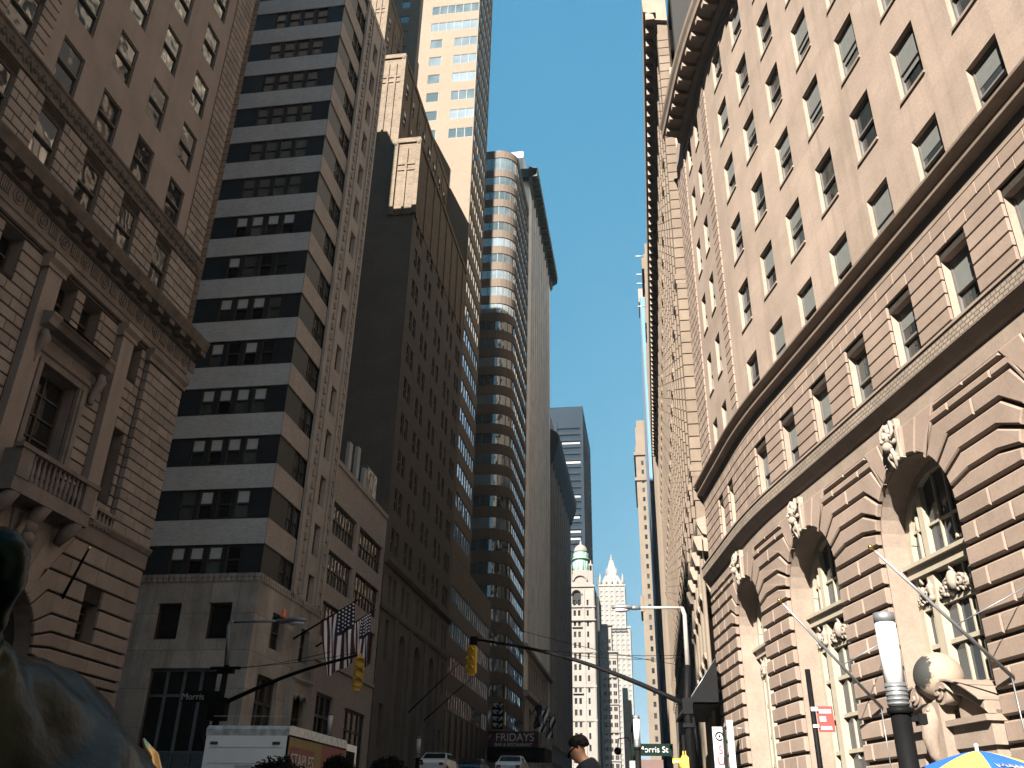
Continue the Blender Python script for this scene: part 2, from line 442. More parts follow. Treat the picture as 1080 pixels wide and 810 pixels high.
# ================================================================== materials
M = {}
M['tan'] = stone('tan_limestone', (0.225, 0.174, 0.139), var=.12, nscale=.28, streak=.45, bump=.12, fine=.1, brick=(1.52, .655, .005, (0.162, 0.125, 0.1)), bvar=.09)
M['tanblock'] = stone('tan_limestone_blocks', (0.173, 0.13, 0.104), var=.09, nscale=.8, island=.16, streak=.12, bump=.15, fine=.08)
M['tancarve'] = stone('tan_carved_stone', (0.19, 0.153, 0.122), var=.1, streak=.2, bump=.2, brick=(.22, .13, .018, (.06, .048, .038)))
M['tantrim'] = stone('tan_moulded_stone', (0.172, 0.134, 0.107), var=.1, nscale=1.2, streak=.22, bump=.12)
M['whitecarve'] = stone('pale_carved_stone', (0.192, 0.163, 0.135), var=.12, nscale=3., streak=.25, bump=.4)
M['cream'] = plain('cream_paint', (0.227, 0.199, 0.153), rough=.55, var=.08)
M['bronze_frame'] = plain('dark_bronze_frame', (.05, .042, .035), rough=.45, var=.2)
M['greyframe'] = plain('grey_window_frame', (.09, .085, .08), rough=.5, var=.2)
M['blind'] = plain('cream_blind', (0.177, 0.156, 0.128), rough=.8, var=.08)
M['blind_w'] = plain('pale_blind', (0.085, 0.088, 0.083), rough=.8, var=.08)
M['glass_dark'] = glass('dark_window_glass', (.007, .009, .011), (.03, .034, .038), ior=1.5)
M['blind_b'] = plain('grey_white_blind', (.4, .43, .45), rough=.8, var=.06)
M['glass_tan'] = glass('curtained_window_glass', (.008, .011, .012), (.035, .04, .04), ior=1.45, p=(.3, .75))
M['glass_black'] = glass('unlit_window_glass', (.008, .009, .01), (.02, .022, .024), ior=1.5)
M['glass_mirror'] = glass('reflective_window_glass', (.04, .055, .06), (.13, .16, .18), ior=2.2, rough=.02, wob=.25)
M['glass_silver'] = glass('silvered_window_glass', (.62, .6, .57), (.8, .78, .75), ior=1.5, rough=.03, wob=.35, metal=.85)
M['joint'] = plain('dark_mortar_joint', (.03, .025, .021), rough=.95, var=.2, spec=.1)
M['soot'] = plain('dark_interior', (.01, .01, .01), rough=.9)  # near-black colour standing in for unlit interiors

# ================================================================== curved tan office building on the right
HN, HF, S0, S1 = -15.1, -8.5, 37.3, 43.3
def khead(s): return R_(HN if s < S0 else HF if s > S1 else HN + (HF - HN) * (s - S0) / (S1 - S0))
_kt = []
_x, _y, _s = 15.5 + math.sin(R_(HN)) * S0, math.cos(R_(HN)) * S0, S0
while _s < 58:
    _kt.append((_x, _y)); h = khead(_s + .025); _x += math.sin(h) * .05; _y += math.cos(h) * .05; _s += .05
class KFac:
    def __call__(s, u, z, n=0.):
        h = khead(u)
        if u <= S0: x, y = 15.5 + math.sin(h) * u, math.cos(h) * u
        else:
            i = min(len(_kt) - 1.001, (u - S0) / .05); a = int(i); f = i - a
            x = _kt[a][0] * (1 - f) + _kt[min(a + 1, len(_kt) - 1)][0] * f; y = _kt[a][1] * (1 - f) + _kt[min(a + 1, len(_kt) - 1)][1] * f
        return (x - math.cos(h) * n, y + math.sin(h) * n, z)
    def ang(s, u):
        h = khead(u); return math.atan2(-math.cos(h), -math.sin(h))
KF = KFac()
UA, UB = -14., 50.0
kb = thing('curved_office_building', 'tan stone office building with a curving front, arched ground floor and deep dark top cornice', 'building', (12, 20, G))
WK = Windows(kb)
cols = [20.48 + 3.05 * k for k in range(-11, 7)] + [43.9, 46.1]
rows = [19.32 + 3.93 * k for k in range(6)]
rndk = random.Random(3)
# upper storeys
ops = []
for c in cols:
    w = 1.4 if c < 41 else 1.0
    for k, r in enumerate(rows):
        zz = r - (.1 if k == 0 else 0); ops.append((c - w / 2, c + w / 2, zz, zz + 2.3))
        WK.put(KF, c, zz, w, 2.3, .27, 'sill' if k else 'sash', [M['greyframe'], M['tantrim']], M['glass_tan'], rndk.choice([0, 0, .35, .5, .5, .62]), M['blind_w'])
mb = MB(); fwall(mb, KF, UA, UB, 18.9, 44.0, ops, .27, maxd=.8)
part('upper_wall', mb, M['tan'], kb)
# quoin strips of blocks either side of the curve
mb = MB(); zq = [19.35 + .5 * k for k in range(47)]
rusticate(mb, KF, 41.3, 42.3, zq, proj=.07, hg=.02, vg=.01, bev=.02, L=.9)
part('quoins', mb, M['tanblock'], kb)
mb = MB(); rusticate(mb, KF, 47.5, 49.9, zq, proj=.07, hg=.02, vg=.01, bev=.02, L=.9, seed=4)
part('quoins', mb, M['tanblock'], kb)
# first floor of thin-jointed blocks between the two belts
ops2 = []
for c in cols:
    w = 1.4 if c < 41 else 1.05
    ops2.append((c - w / 2, c + w / 2, 14.62, 16.88)); WK.put(KF, c, 14.62, w, 2.26, .36, 'sash', [M['greyframe'], M['tantrim']], M['glass_tan'], rndk.choice([0, .3, .5, .5, .6]), M['blind_w'])
mb = MB(); fwall(mb, KF, UA, UB, 13.0, 19.0, ops2, .36, maxd=.8, n=-.02)
part('middle_wall', mb, M['tan'], kb)
mb = MB(); rusticate(mb, KF, UA, UB, [14.4 + .46 * k for k in range(9)], ops=ops2, proj=.09, hg=.026, vg=.009, bev=.014, L=1.15, seed=8)
part('block_courses', mb, M['tanblock'], kb); joint_fill(KF, UA, UB, 14.42, 18.06, ops2, kb, -.014, .8)
# belt courses and top cornice, swept round the curve
mb = MB(); fprof(mb, KF, UA, UB + .3, [(0, 18.1), (.06, 18.12), (.06, 18.6), (.4, 18.66), (.42, 18.74), (.2, 18.78), (.2, 19.08), (.56, 19.13), (.58, 19.2), (0, 19.28)], maxd=.6)
part('belt_course', mb, M['tantrim'], kb)
mb = MB(); fprof(mb, KF, UA, UB + .3, [(0, 13.02), (.06, 13.02), (.08, 13.55), (.2, 13.62), (.42, 13.86), (.45, 13.9)], maxd=.6)
fprof(mb, KF, UA, UB + .3, [(.36, 14.37), (.5, 14.38), (.5, 14.46), (0, 14.5)], maxd=.6)
part('string_course', mb, M['tantrim'], kb)
mb = MB(); fprof(mb, KF, UA, UB + .3, [(.1, 13.88), (.455, 13.9), (.455, 14.37), (.1, 14.38)], maxd=.6)
part('carved_band', mb, M['tancarve'], kb)
mb = MB(); fprof(mb, KF, UA, 47.4, [(0, 41.8), (.12, 41.8), (.15, 42.2), (.4, 42.35), (.45, 42.75), (1.35, 42.95), (1.4, 43.25), (1.52, 43.5), (1.56, 43.75), (0, 44.0)], maxd=.6)
u = UA
while u < 47.2:
    fbox(mb, KF, u, u + .38, .35, 1.25, 42.5, 42.9); u += 1.1
part('cornice', mb, M['tantrim'], kb)
# unseen floors above the cornice, raised to be mirrored in the windows opposite
ops3 = [(c - .6, c + .6, 45.5 + 3.9 * k, 47.8 + 3.9 * k) for c in cols for k in range(11)]
mb = MB(); fwall(mb, KF, UA, UB, 44.0, 90.0, ops3, .3, maxd=.8, n=-5)
part('attic_wall', mb, M['tan'], kb)
# ground floor: courses of heavy blocks with wedge stones round the arches
ZC = 9.86; zs = [8.60 + .63 * k for k in range(-13, 8)]; zs[-1] = 12.75; zs = [z for z in zs if z > G] ; zs = [G] + zs
acs = [27.98 + 7.47 * k for k in range(-5, 3)]
arch = [(a, 2.2, ZC, 3.15) for a in acs]
mb = MB(); fwall(mb, KF, UA, UB, G, 13.02, [(a - 2.2, a + 2.2, G, ZC + 2.2, 2.2) for a in acs], 1.05, maxd=.8)
part('ground_floor_wall', mb, M['tantrim'], kb)
mb = MB(); rusticate(mb, KF, UA, UB, zs + [13.0] if zs[-1] < 12.9 else zs, arches=arch, proj=.18, hg=.062, vg=.015, bev=.045, L=1.65, seed=5, top=13.0)
part('rusticated_blocks', mb, M['tanblock'], kb); joint_fill(KF, UA, UB, G + .02, 13.0, [(a - 2.2, a + 2.2, G + .02, ZC + 2.2, 2.2) for a in acs], kb, .006, .8)
# carved keystone heads
for a in acs:
    k = MB(); P = lambda du, z, n: KF(a + du, z, n)
    fbox(k, KF, a - .24, a + .24, .1, .3, 12.0, 13.3)
    for du, z, n, r, sx in ((0, 12.75, .62, .34, 1), (0, 12.35, .72, .27, 1), (-.2, 12.95, .66, .17, 1), (.2, 12.95, .66, .17, 1), (-.26, 12.55, .55, .17, 1), (.26, 12.55, .55, .17, 1), (0, 12.0, .5, .24, 1), (-.16, 11.85, .45, .14, 1), (.16, 11.85, .45, .14, 1), (0, 12.55, .93, .12, 1), (-.13, 12.7, .88, .07, 1), (.13, 12.7, .88, .07, 1), (0, 13.15, .6, .22, 1), (-.3, 13.2, .5, .13, 1), (.3, 13.2, .5, .13, 1)):
        k.ball(P(du * .65, 12.5 + (z - 12.5) * .8, n * .75), r * .62, 10)
    for sg in (-1, 1):
        k.tube([P(sg * .15, 13.2, .4), P(sg * .3, 13.05, .48), P(sg * .36, 12.8, .5), P(sg * .3, 12.62, .54), P(sg * .22, 12.7, .58)], [.07, .065, .055, .045, .02], 8)
        k.tube([P(sg * .08, 12.3, .46), P(sg * .15, 12.05, .44), P(sg * .08, 11.8, .38), P(sg * .02, 11.68, .34)], [.07, .06, .045, .02], 8)
    part('keystone', k, M['whitecarve'], kb)
# timber windows inside the arches
for i, a in enumerate(acs):
    f = MB(); D = -.82
    def fb(u0, u1, z0, z1, n0=-1.05, n1=D): fbox(f, KF, a + u0, a + u1, n0, n1, z0, z1)
    zt = 8.75
    for sg in (-1, 1):
        fb(*sorted((sg * 2.2, sg * 1.95)), G, ZC); fb(*sorted((sg * 1.28, sg * .92)), G, zt - .05, n1=D + .1); fb(*sorted((sg * 1.25, sg * .97)), zt + .3, ZC + 1.75)
        for b in (-1, 1): pass
    fbox(f, KF, a - 2.2, a + 2.2, -1.05, D + .18, zt, zt + .3); fbox(f, KF, a - 2.2, a + 2.2, -1.05, D + .32, zt + .3, zt + .42)
    for z in (7.75, 6.6, 5.3, 4.1): fb(-2.0, 2.0, z, z + .13, n1=D - .03)
    for u in (-1.62, -.32, .32, 1.62): fb(u - .035, u + .035, G if abs(u) > 1 else 3.9, zt, n1=D - .1)
    for u in (-.32, .32, -1.62, 1.62): fb(u - .03, u + .03, zt + .42, ZC + math.sqrt(max(.01, 4.6 - u * u)) - .15, n1=D - .1)
    fb(-2.0, 2.0, 10.2, 10.28, n1=D - .1)
    K = 14
    for k in range(K):      # arched head of the frame
        t0, t1 = math.pi * k / K, math.pi * (k + 1) / K
        for r0, r1, n0, n1 in ((1.92, 2.2, -1.05, D),):
            p = [KF(a + r * math.cos(t), ZC + r * math.sin(t), n) for t in (t0, t1) for r, n in ((r0, n1), (r1, n1))]
            f.face([p[0], p[1], p[3], p[2]]); q = [KF(a + r0 * math.cos(t), ZC + r0 * math.sin(t), n1 - .3) for t in (t0, t1)]
            f.face([p[0], p[2], q[1], q[0]])
    w = part('arched_window', f, M['cream'], kb); ORG[w] = ORG[kb]
    g = MB(); pts = [KF(a - 2.15, G, -1.0), KF(a + 2.15, G, -1.0)] + [KF(a + 2.15 * math.cos(math.pi * k / 20), ZC + 2.15 * math.sin(math.pi * k / 20), -1.0) for k in range(21)]
    g.face(pts); part('pane', g, M['glass_dark'], w)
    if acs[i] > 10:
        c = MB(); rr = random.Random(i)
        for uc, sc_ in ((0, 1.), (-1.62, .5), (1.62, .5)):
            c.ball(KF(a + uc, 8.28, D + .1), .2 * sc_ + .03, 9, .8, .8, 1.3)
            for sg in (-1, 1):
                for x0, z0, r0, n_ in ((.32, 8.2, .2, 1), (.62, 8.12, .15, -1)):
                    c.tube([KF(a + uc + sg * sc_ * (x0 + r0 * (1 - t / 14) * math.cos(n_ * t * .75)), z0 + r0 * (1 - t / 14) * math.sin(n_ * t * .75), D + .07 + .004 * t) for t in range(13)], [.05 * sc_ + .01] * 12 + [.03], 6)
                for t in range(6): c.ball(KF(a + uc + sg * sc_ * (.15 + .13 * t), 7.98 + .06 * math.sin(t * 2.), D + .06), .06 * sc_ + .01, 6)
            c.tube([KF(a + uc - .1 * sc_, 8.5, D + .08), KF(a + uc, 8.66, D + .12), KF(a + uc + .1 * sc_, 8.5, D + .08)], .04, 6)
        for d in (-1.1, 1.1):
            c.lathe([(.09, 0), (.12, .1), (.06, .2), (.12, .35), (.13, .45), (.05, .55), (.02, .65)], KF(a + d, 7.9, D + .15), 8)
        part('carved_crest', c, M['whitecarve'], w)
# broken pediment with a ball over the nearest doorway in view
ac = 27.98
k = MB(); cx = ac
fbox(k, KF, cx - 2.0, cx - 1.35, -1.3, .35, G, 3.6); fbox(k, KF, cx + 1.35, cx + 2.0, -1.3, .35, G, 3.6)
fbox(k, KF, cx - 2.15, cx + 2.15, -1.3, .45, 3.6, 4.15); fbox(k, KF, cx - 2.25, cx + 2.25, -1.3, .62, 4.15, 4.3)
fbox(k, KF, cx - .42, cx + .42, .3, .72, 3.3, 4.8)
for sg in (-1, 1):
    top_ = [(cx + sg * (2.2 - 1.55 * t / 12), 4.62 + .62 * math.sin(t / 12 * math.pi / 2)) for t in range(13)]; bot_ = [(u, z - .3) for u, z in reversed(top_)]
    bblock(k, KF, top_ + bot_, -1.0, .55, 0, .05); bblock(k, KF, [(u, z + .1) for u, z in top_] + [(u, z + .02) for u, z in reversed(top_)], -1.0, .72, 0, .02)
    bblock(k, KF, [(u, z - .2) for u, z in top_] + [(cx + sg * .65, 4.3), (cx + sg * 2.2, 4.3)], -1.0, .3, 0, .02)
    v = KF(cx + sg * .62, 4.98, .3); w2 = KF(cx + sg * .62, 4.98, .72)
    k.tube([v, w2], .3, 16); k.tube([w2, KF(cx + sg * .62, 4.98, .78)], .18, 12); k.tube([w2, KF(cx + sg * .62, 4.98, .84)], .08, 8)
k.tube([KF(cx, 4.7, .55), KF(cx - .05, 4.3, .8), KF(cx, 3.9, .86), KF(cx + .02, 3.5, .8), KF(cx, 3.2, .66)], [.2, .26, .22, .16, .1], 10)
for q in range(12): k.ball(KF(cx - .12 + .02 * q, 4.6 - .1 * q, .86), .06, 6)
k.lathe([(.42, 0), (.42, .12), (.3, .2), (.26, .34)], KF(cx, 4.62, .3), 16)
door = part('door_surround', k, M['tantrim'], kb); ORG[door] = ORG[kb]
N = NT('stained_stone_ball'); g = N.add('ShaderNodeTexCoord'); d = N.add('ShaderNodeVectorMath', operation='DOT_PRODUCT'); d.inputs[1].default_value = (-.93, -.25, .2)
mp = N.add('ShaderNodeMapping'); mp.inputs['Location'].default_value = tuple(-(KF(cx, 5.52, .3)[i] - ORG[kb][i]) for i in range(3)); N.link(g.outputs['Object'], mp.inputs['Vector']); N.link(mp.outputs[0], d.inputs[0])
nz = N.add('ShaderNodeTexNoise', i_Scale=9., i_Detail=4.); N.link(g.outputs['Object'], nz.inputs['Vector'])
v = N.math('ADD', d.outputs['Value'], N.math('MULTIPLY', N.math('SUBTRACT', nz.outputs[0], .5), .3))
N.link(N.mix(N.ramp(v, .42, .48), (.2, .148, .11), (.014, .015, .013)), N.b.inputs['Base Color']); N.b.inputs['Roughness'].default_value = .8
k = MB(); k.ball(KF(cx, 5.5, .3), .66, 28); part('ball_finial', k, N.m, door)
# dark door in the second arch, signs of use behind the glass
k = MB(); fbox(k, KF, 35.45 - 1.9, 35.45 - .9, -1.04, -.78, G, 4.6); part('door', k, M['bronze_frame'], kb)
# body behind the fronts
k = MB(); pts = [KF(u, 0, -1.56)[:2] for u in cuts(UA, UB, [], 1.5)]
back = [KF(UB, 0, -30)[:2], (60, 50), (60, -20)]
k.prism(pts + back, G, 44.); part('inner_mass', k, M['soot'], kb)
k = MB(); e0, e1 = KF(UB, 0, -.05), KF(UB, 0, -12)
k.face([(e0[0], e0[1], G), (e1[0], e1[1], G), (e1[0], e1[1], 52), (e0[0], e0[1], 52)]); e0, e1 = KF(UA, 0, -.05), KF(UA, 0, -2)
k.face([(e0[0], e0[1], G), (e1[0], e1[1], G), (e1[0], e1[1], 52), (e0[0], e0[1], 52)]); part('end_wall', k, M['tan'], kb)
WK.build()
# ================================================================== left side of the street
M['brown'] = stone('brown_limestone', (0.225, 0.188, 0.167), var=.1, nscale=.5, streak=.3, bump=.2, fine=.1)
M['brownblock'] = stone('brown_limestone_blocks', (0.221, 0.188, 0.167), var=.12, nscale=.8, island=.28, streak=.25, bump=.2)
M['brownash'] = stone('brown_ashlar', (.335, .25, .19), var=.1, brick=(.85, .42, .022, (.07, .055, .045)), streak=.22, bump=.5)
M['browntrim'] = stone('brown_moulded_stone', (0.163, 0.14, 0.128), var=.16, nscale=1.2, streak=.4, bump=.25)
M['browndark'] = stone('soot_dark_carving', (0.0875, 0.075, 0.0663), var=.25, nscale=2., streak=.4, bump=.6)  # one darker brown for the carved belt and cornice
EF = east(-20.)
M['glass_wavy'] = glass('wavy_old_glass', (.012, .014, .016), (.03, .034, .036), ior=2.3, wob=.5, rough=.04)
# ---------------------------------------------------------------- brown stone building with the deep cornice
A = thing('ornate_stone_building', 'brown stone building with carved cornice, pilasters, balustraded balcony and rusticated arch', 'building', (-20, 24, G))
WA = Windows(A)
ac = [20.78 + 2.58 * k for k in range(-16, 4)]; ac = [c + (.12 if c > 28 else 0) for c in ac]
fr = [M['bronze_frame'], M['browntrim']]
ops = []; ra = random.Random(5)
for c in ac:
    if c - 20.78 < -1 and round((c - 20.78) / 2.58) % 6 == -2 % 6: pass
    for k in range(14):
        z = 25.1 + 3.23 * k; ops.append((c - .64, c + .64, z, z + 2.05)); WA.put(EF, c, z, 1.28, 2.05, .15, 'sash', fr, M['glass_wavy'], 0)
    ops.append((c - .6, c + .6, 21.6, 23.75)); WA.put(EF, c, 21.6, 1.2, 2.15, .15, 'sash', fr, M['glass_wavy'], 0)
mb = MB(); fwall(mb, EF, -18, 31.45, 20.6, 71, [o for o in ops if o[3] < 70.5], .16); part('upper_wall', mb, M['brown'], A)
for a, b in ((29.95, 31.5), (17.0, 19.55)):
    mb = MB(); rusticate(mb, EF, a, b, [25.0 + .42 * k for k in range(100)], proj=.06, hg=.03, vg=.014, bev=.015, L=.8, seed=int(a), ops=[o for o in ops if o[1] > a and o[0] < b]); part('quoins', mb, M['brownblock'], A); joint_fill(EF, a, b, 25.1, 66, [o for o in ops if o[1] > a and o[0] < b and o[3] < 66], A)
mb = MB(); rusticate(mb, EF, 5., 31.5, [20.72 + .42 * k for k in range(9)], ops=ops, proj=.06, hg=.03, vg=.014, bev=.015, L=.8, seed=2); part('block_courses', mb, M['brownblock'], A); joint_fill(EF, 5., 31.4, 20.9, 24.08, [o for o in ops if o[0] > 5 and o[2] < 22], A)
mb = MB(); fprof(mb, EF, -18, 31.62, [(0, 24.1), (.1, 24.12), (.1, 24.9), (.16, 24.95), (.16, 25.04), (0, 25.08)])
rr = random.Random(3); y = 8.
while y < 31.4:
    z = 24.5; mb.tube([EF(y + .3 * math.sin(t / 2.), z + .22 * math.cos(t), .1) for t in range(7)], .05, 5); mb.ball(EF(y, z, .1), .12, 7); y += .42
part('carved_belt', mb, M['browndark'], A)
# cornice, frieze with medallions, architrave
mb = MB(); fprof(mb, EF, -18, 32.3, [(.25, 20.05), (.4, 20.1), (.42, 20.3), (.85, 20.4), (.9, 20.6), (.95, 20.8), (.95, 20.88), (0, 20.98)])
y = -17.5
while y < 32.0: fbox(mb, EF, y, y + .42, .3, .82, 20.16, 20.38); y += .95
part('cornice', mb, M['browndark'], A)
mb = MB(); fprof(mb, EF, -18, 32.05, [(.1, 18.95), (.2, 18.98), (.2, 19.22), (.26, 19.25), (.26, 19.42), (.22, 19.46), (.22, 20.06)])
y = 15.2
part('frieze', mb, M['browntrim'], A)
while y < 32:
    k = MB(); c = EF(y, 19.76, .23)
    k.tube([EF(y + .25 * math.cos(t * .524), 19.76 + .25 * math.sin(t * .524), .24) for t in range(13)], .035, 5, caps=False)
    for t in range(6): k.ball(EF(y + .1 * math.cos(t * 1.05), 19.76 + .1 * math.sin(t * 1.05), .24), .06, 6)
    for d in range(-2, 3): fbox(k, EF, y + .62 + d * .1 - .03, y + .62 + d * .1 + .03, .2, .27, 19.52, 20.02)
    part('medallion', k, M['browntrim'], A); y += 1.27
# middle storeys between pilasters: z 11..19
mops = []
def bay(c):
    return [(c - 1.28, c - .24, 17.2, 18.72), (c + .24, c + 1.28, 17.2, 18.72), (c - 1.0, c + 1.05, 12.3, 15.37)]
def side(c): return [(c - .48, c + .48, 17.28, 18.75), (c - .52, c + .56, 12.15, 14.97)]
for c in (24.58, 9.5): mops += bay(c)
for c in (28.38, 20.8, 13.3, 5.7): mops += side(c)
mb = MB(); fwall(mb, EF, -18, 32.0, 10.4, 19.0, mops, .45); part('middle_wall', mb, M['browntrim'], A)
for (a, b, c, d) in mops: WA.put(EF, (a + b) / 2, c, round(b - a, 2), round(d - c, 2), .5, 'grid' if d - c > 2 else 'sash', fr, M['glass_black'])
mb = MB(); zc = [11.25 + .42 * k for k in range(19)]
blk = mops + [(22.3, 23.2, 11, 19), (27.05, 27.95, 11, 19), (23.2, 26.1, 11.9, 16.9), (12.3 + 2.9, 16, 11, 19), (8, 11, 11.9, 16.9)]
bays = [(3., 8.0), (8.0, 11.), (11., 15.2), (16., 22.3), (23.2, 26.1), (26.1, 27.05), (27.95, 29.2)]
for ba, bb in bays:
    mb = MB(); rusticate(mb, EF, ba, bb, zc, ops=blk, proj=.06, hg=.028, vg=.012, bev=.02, L=.8, seed=int(ba * 3))
    if mb.f: part('wall_blocks', mb, M['brownblock'], A)
joint_fill(EF, 3., 32.0, 11.3, 18.9, mops, A)
mb = MB(); rusticate(mb, EF, 29.3, 32.05, zc, proj=.22, hg=.022, vg=.012, bev=.02, L=.85, seed=12)
rusticate(mb, south(32.05), -22.5, -19.8, zc, proj=.02, hg=.022, vg=.012, bev=.02, L=.85, seed=13) if False else None
part('wall_blocks', mb, M['brownblock'], A)
for c in (22.75, 27.5, 12.0, 7.2):
    mb = MB(); fbox(mb, EF, c - .38, c + .38, 0, .3, 11.6, 18.5); fprof(mb, EF, c - .5, c + .5, [(0, 18.4), (.36, 18.42), (.36, 18.5), (.34, 18.6), (.5, 18.75), (.5, 18.97), (0, 18.98)]); fbox(mb, EF, c - .46, c + .46, 0, .38, 11.2, 11.7)
    part('pilaster', mb, M['brown'], A)
mb = MB(); fprof(mb, EF, 29.1, 32.1, [(.1, 18.4), (.3, 18.42), (.3, 18.6), (.42, 18.75), (.42, 18.97), (0, 18.98)]); part('capital', mb, M['browntrim'], A)
# hooded window surround with consoles
for c in (24.6, 9.5):
    mb = MB()
    for a, b in ((c - 1.42, c - 1.02), (c + 1.07, c + 1.47)): fbox(mb, EF, a, b, 0, .16, 12.0, 15.4); fbox(mb, EF, a + .1, b - .08, 0, .24, 12.0, 15.4)
    fprof(mb, EF, c - 1.42, c + 1.47, [(0, 15.39), (.16, 15.39), (.16, 15.62), (.24, 15.66), (.24, 15.82), (.1, 15.9), (.1, 16.25), (.3, 16.32), (.62, 16.42), (.66, 16.62), (.74, 16.74), (.74, 16.82), (0, 16.95)])
    fprof(mb, EF, c - 1.9, c + 1.95, [(0, 16.25), (.3, 16.32), (.62, 16.42), (.66, 16.62), (.74, 16.74), (.74, 16.82), (0, 16.95)])
    for s in (-1.66, 1.71):
        mb.tube([EF(c + s, 16.2, .35), EF(c + s, 15.95, .45), EF(c + s, 15.6, .3), EF(c + s, 15.3, .2), EF(c + s, 15.05, .22)], [.16, .2, .15, .12, .1], 8)
    part('window_hood', mb, M['browntrim'], A)
# balcony and balusters
def balusters(mb, u0, u1, z0, z1, n):
    k = max(2, round((u1 - u0) / .24))
    for q in range(k):
        u = u0 + (u1 - u0) * (q + .5) / k; h = z1 - z0
        mb.lathe([(.04, 0), (.06, h * .08), (.04, h * .16), (.085, h * .38), (.05, h * .7), (.035, h * .84), (.06, h * .92), (.06, h)], EF(u, z0, n), 7)
mb = MB(); fbox(mb, EF, 22.7, 26.75, 0, 1.0, 10.5, 10.95); fprof(mb, EF, 22.6, 26.85, [(.8, 11.85), (1.1, 11.86), (1.12, 12.0), (.8, 12.02)])
for u in (22.7, 26.15): fbox(mb, EF, u, u + .6, .4, 1.04, 10.95, 11.86)
for u in (23.0, 24.6, 26.3): mb.tube([EF(u, 10.55, .9), EF(u, 10.2, .6), EF(u, 9.8, .3)], [.22, .26, .15], 8)
balusters(mb, 23.35, 26.1, 10.95, 11.86, .95); fprof(mb, EF, 27.9, 29.3, [(.2, 11.6), (.34, 11.62), (.34, 11.74), (0, 11.76)]); balusters(mb, 27.98, 29.25, 11.05, 11.62, .24)
part('balcony', mb, M['browntrim'], A)
mb = MB(); fprof(mb, EF, -18, 32.15, [(.05, 10.42), (.16, 10.46), (.16, 11.0), (.22, 11.05), (.3, 11.2), (.3, 11.28), (0, 11.32)]); part('ledge', mb, M['browntrim'], A)
# rusticated ground floor with the arched entrance
zz = [5.1, 5.76, 6.11, 6.63, 7.13, 7.7, 8.37, 9.07, 9.72, 10.42]; zz = [.5 + .575 * k for k in range(8)] + zz
gops = [(28.75, 29.85, 7.18, 8.53), (20.0, 21.1, 7.18, 8.53), (28.75, 29.85, 2.2, 4.6)]
mb = MB(); fwall(mb, EF, -18, 32.05, G, 10.42, gops + [(22.5, 26.7, G, 8.37, 2.1)], .6); part('ground_floor_wall', mb, M['browntrim'], A)
mb = MB(); rusticate(mb, EF, 5., 32.1, zz, arches=[(24.6, 2.1, 6.27, 3.0)], ops=gops, proj=.13, hg=.04, vg=.008, bev=.03, L=2.2, seed=21, top=10.42); part('rusticated_blocks', mb, M['brownblock'], A); joint_fill(EF, 5., 32.0, G + .02, 10.4, gops + [(22.5, 26.7, G + .02, 8.37, 2.1)], A)
for (a, b, c, d) in gops: WA.put(EF, (a + b) / 2, c, round(b - a, 2), round(d - c, 2), .5, 'grid', fr, M['glass_black'])
k = MB(); fbox(k, EF, 24.35, 24.85, .1, .4, 8.3, 10.3)
for z, n, r in ((9.9, .45, .3), (9.5, .5, .25), (9.1, .45, .2), (8.8, .4, .14), (10.1, .4, .25)): k.ball(EF(24.6, z, n), r, 9)
for s in (-1, 1): k.tube([EF(24.6 + s * .2, 10.0, .4), EF(24.6 + s * .4, 9.6, .45), EF(24.6 + s * .3, 9.1, .42)], [.12, .12, .05], 7)
part('keystone', k, M['browntrim'], A)
k = MB(); k.box(-45, -20.62, -18, 32.0, G, 70.9)
SFA = south(-18); part('inner_mass', k, M['soot'], A)
k = MB(); k.face([(-45, 32.03, G), (-20.0, 32.03, G), (-20.0, 32.03, 71), (-45, 32.03, 71)]); k.face([(-45, -18.03, G), (-20.0, -18.03, G), (-20.0, -18.03, 71), (-45, -18.03, 71)]); k.face([(-45, -18, 71.02), (-20, -18, 71.02), (-20, 32.03, 71.02), (-45, 32.03, 71.02)])
part('end_wall', k, M['brownash'], A)
k = MB(); k.face([EF(22.5, G, -.58), EF(26.7, G, -.58), EF(26.7, 8.4, -.58), EF(22.5, 8.4, -.58)]); part('entrance_recess', k, M['soot'], A)  # flat black sheet painting in the shade of the deep entrance
WA.build()

# ---------------------------------------------------------------- banded brick tower
M['bandgrey'] = stone('pale_grey_brick', (0.44, 0.435, 0.44), var=.08, brick=(.21, .075, .008, (.42, .41, .41)), streak=.3, bump=.15)
M['bandtan'] = stone('tan_grey_brick', (0.349, 0.31, 0.289), var=.08, brick=(.21, .075, .008, (.25, .22, .19)), streak=.25, bump=.15)
M['blackbrick'] = stone('black_glazed_brick', (0.02, 0.0215, 0.023), var=.2, brick=(.5, .15, .02, (.012, .013, .015)), rough=.4, streak=.1, bump=.5)
M['pierstone'] = stone('grey_tan_pier_stone', (0.33, 0.295, 0.268), var=.12, streak=.35, bump=.2)
M['panel'] = stone('stained_stone_panels', (0.33, 0.3, 0.273), var=.22, nscale=.5, brick=(1.55, 1.85, .012, (.12, .1, .085)), streak=.75, bump=.2)
B = thing('banded_brick_tower', 'tall tower of pale and black brick bands on a stained stone base', 'building', (-20, 43, G))
WB = Windows(B); BY0, BY1, BX0 = 43., 52.0, -42.
SB = south(BY0); top = 61.0; nb = 15; per = 3.155
mb = MB(); mt = MB(); blk = MB()
wops = {}
rb = random.Random(12)
for k in range(nb):
    zt = 16.16 + per * k; zb = zt - 1.4
    if zt > top - .2: break
    fbox(mb, SB, BX0, -20.0, -.3, .06, zb, zt)              # pale band, south
    fbox(mt, EF, BY0 - .058, 47.05, -.3, .062, zb, zt)        # tan band, east
strips = [(13.1, 14.76)] + [(16.16 + per * k, 16.16 + per * k + per - 1.4) for k in range(nb - 1)]
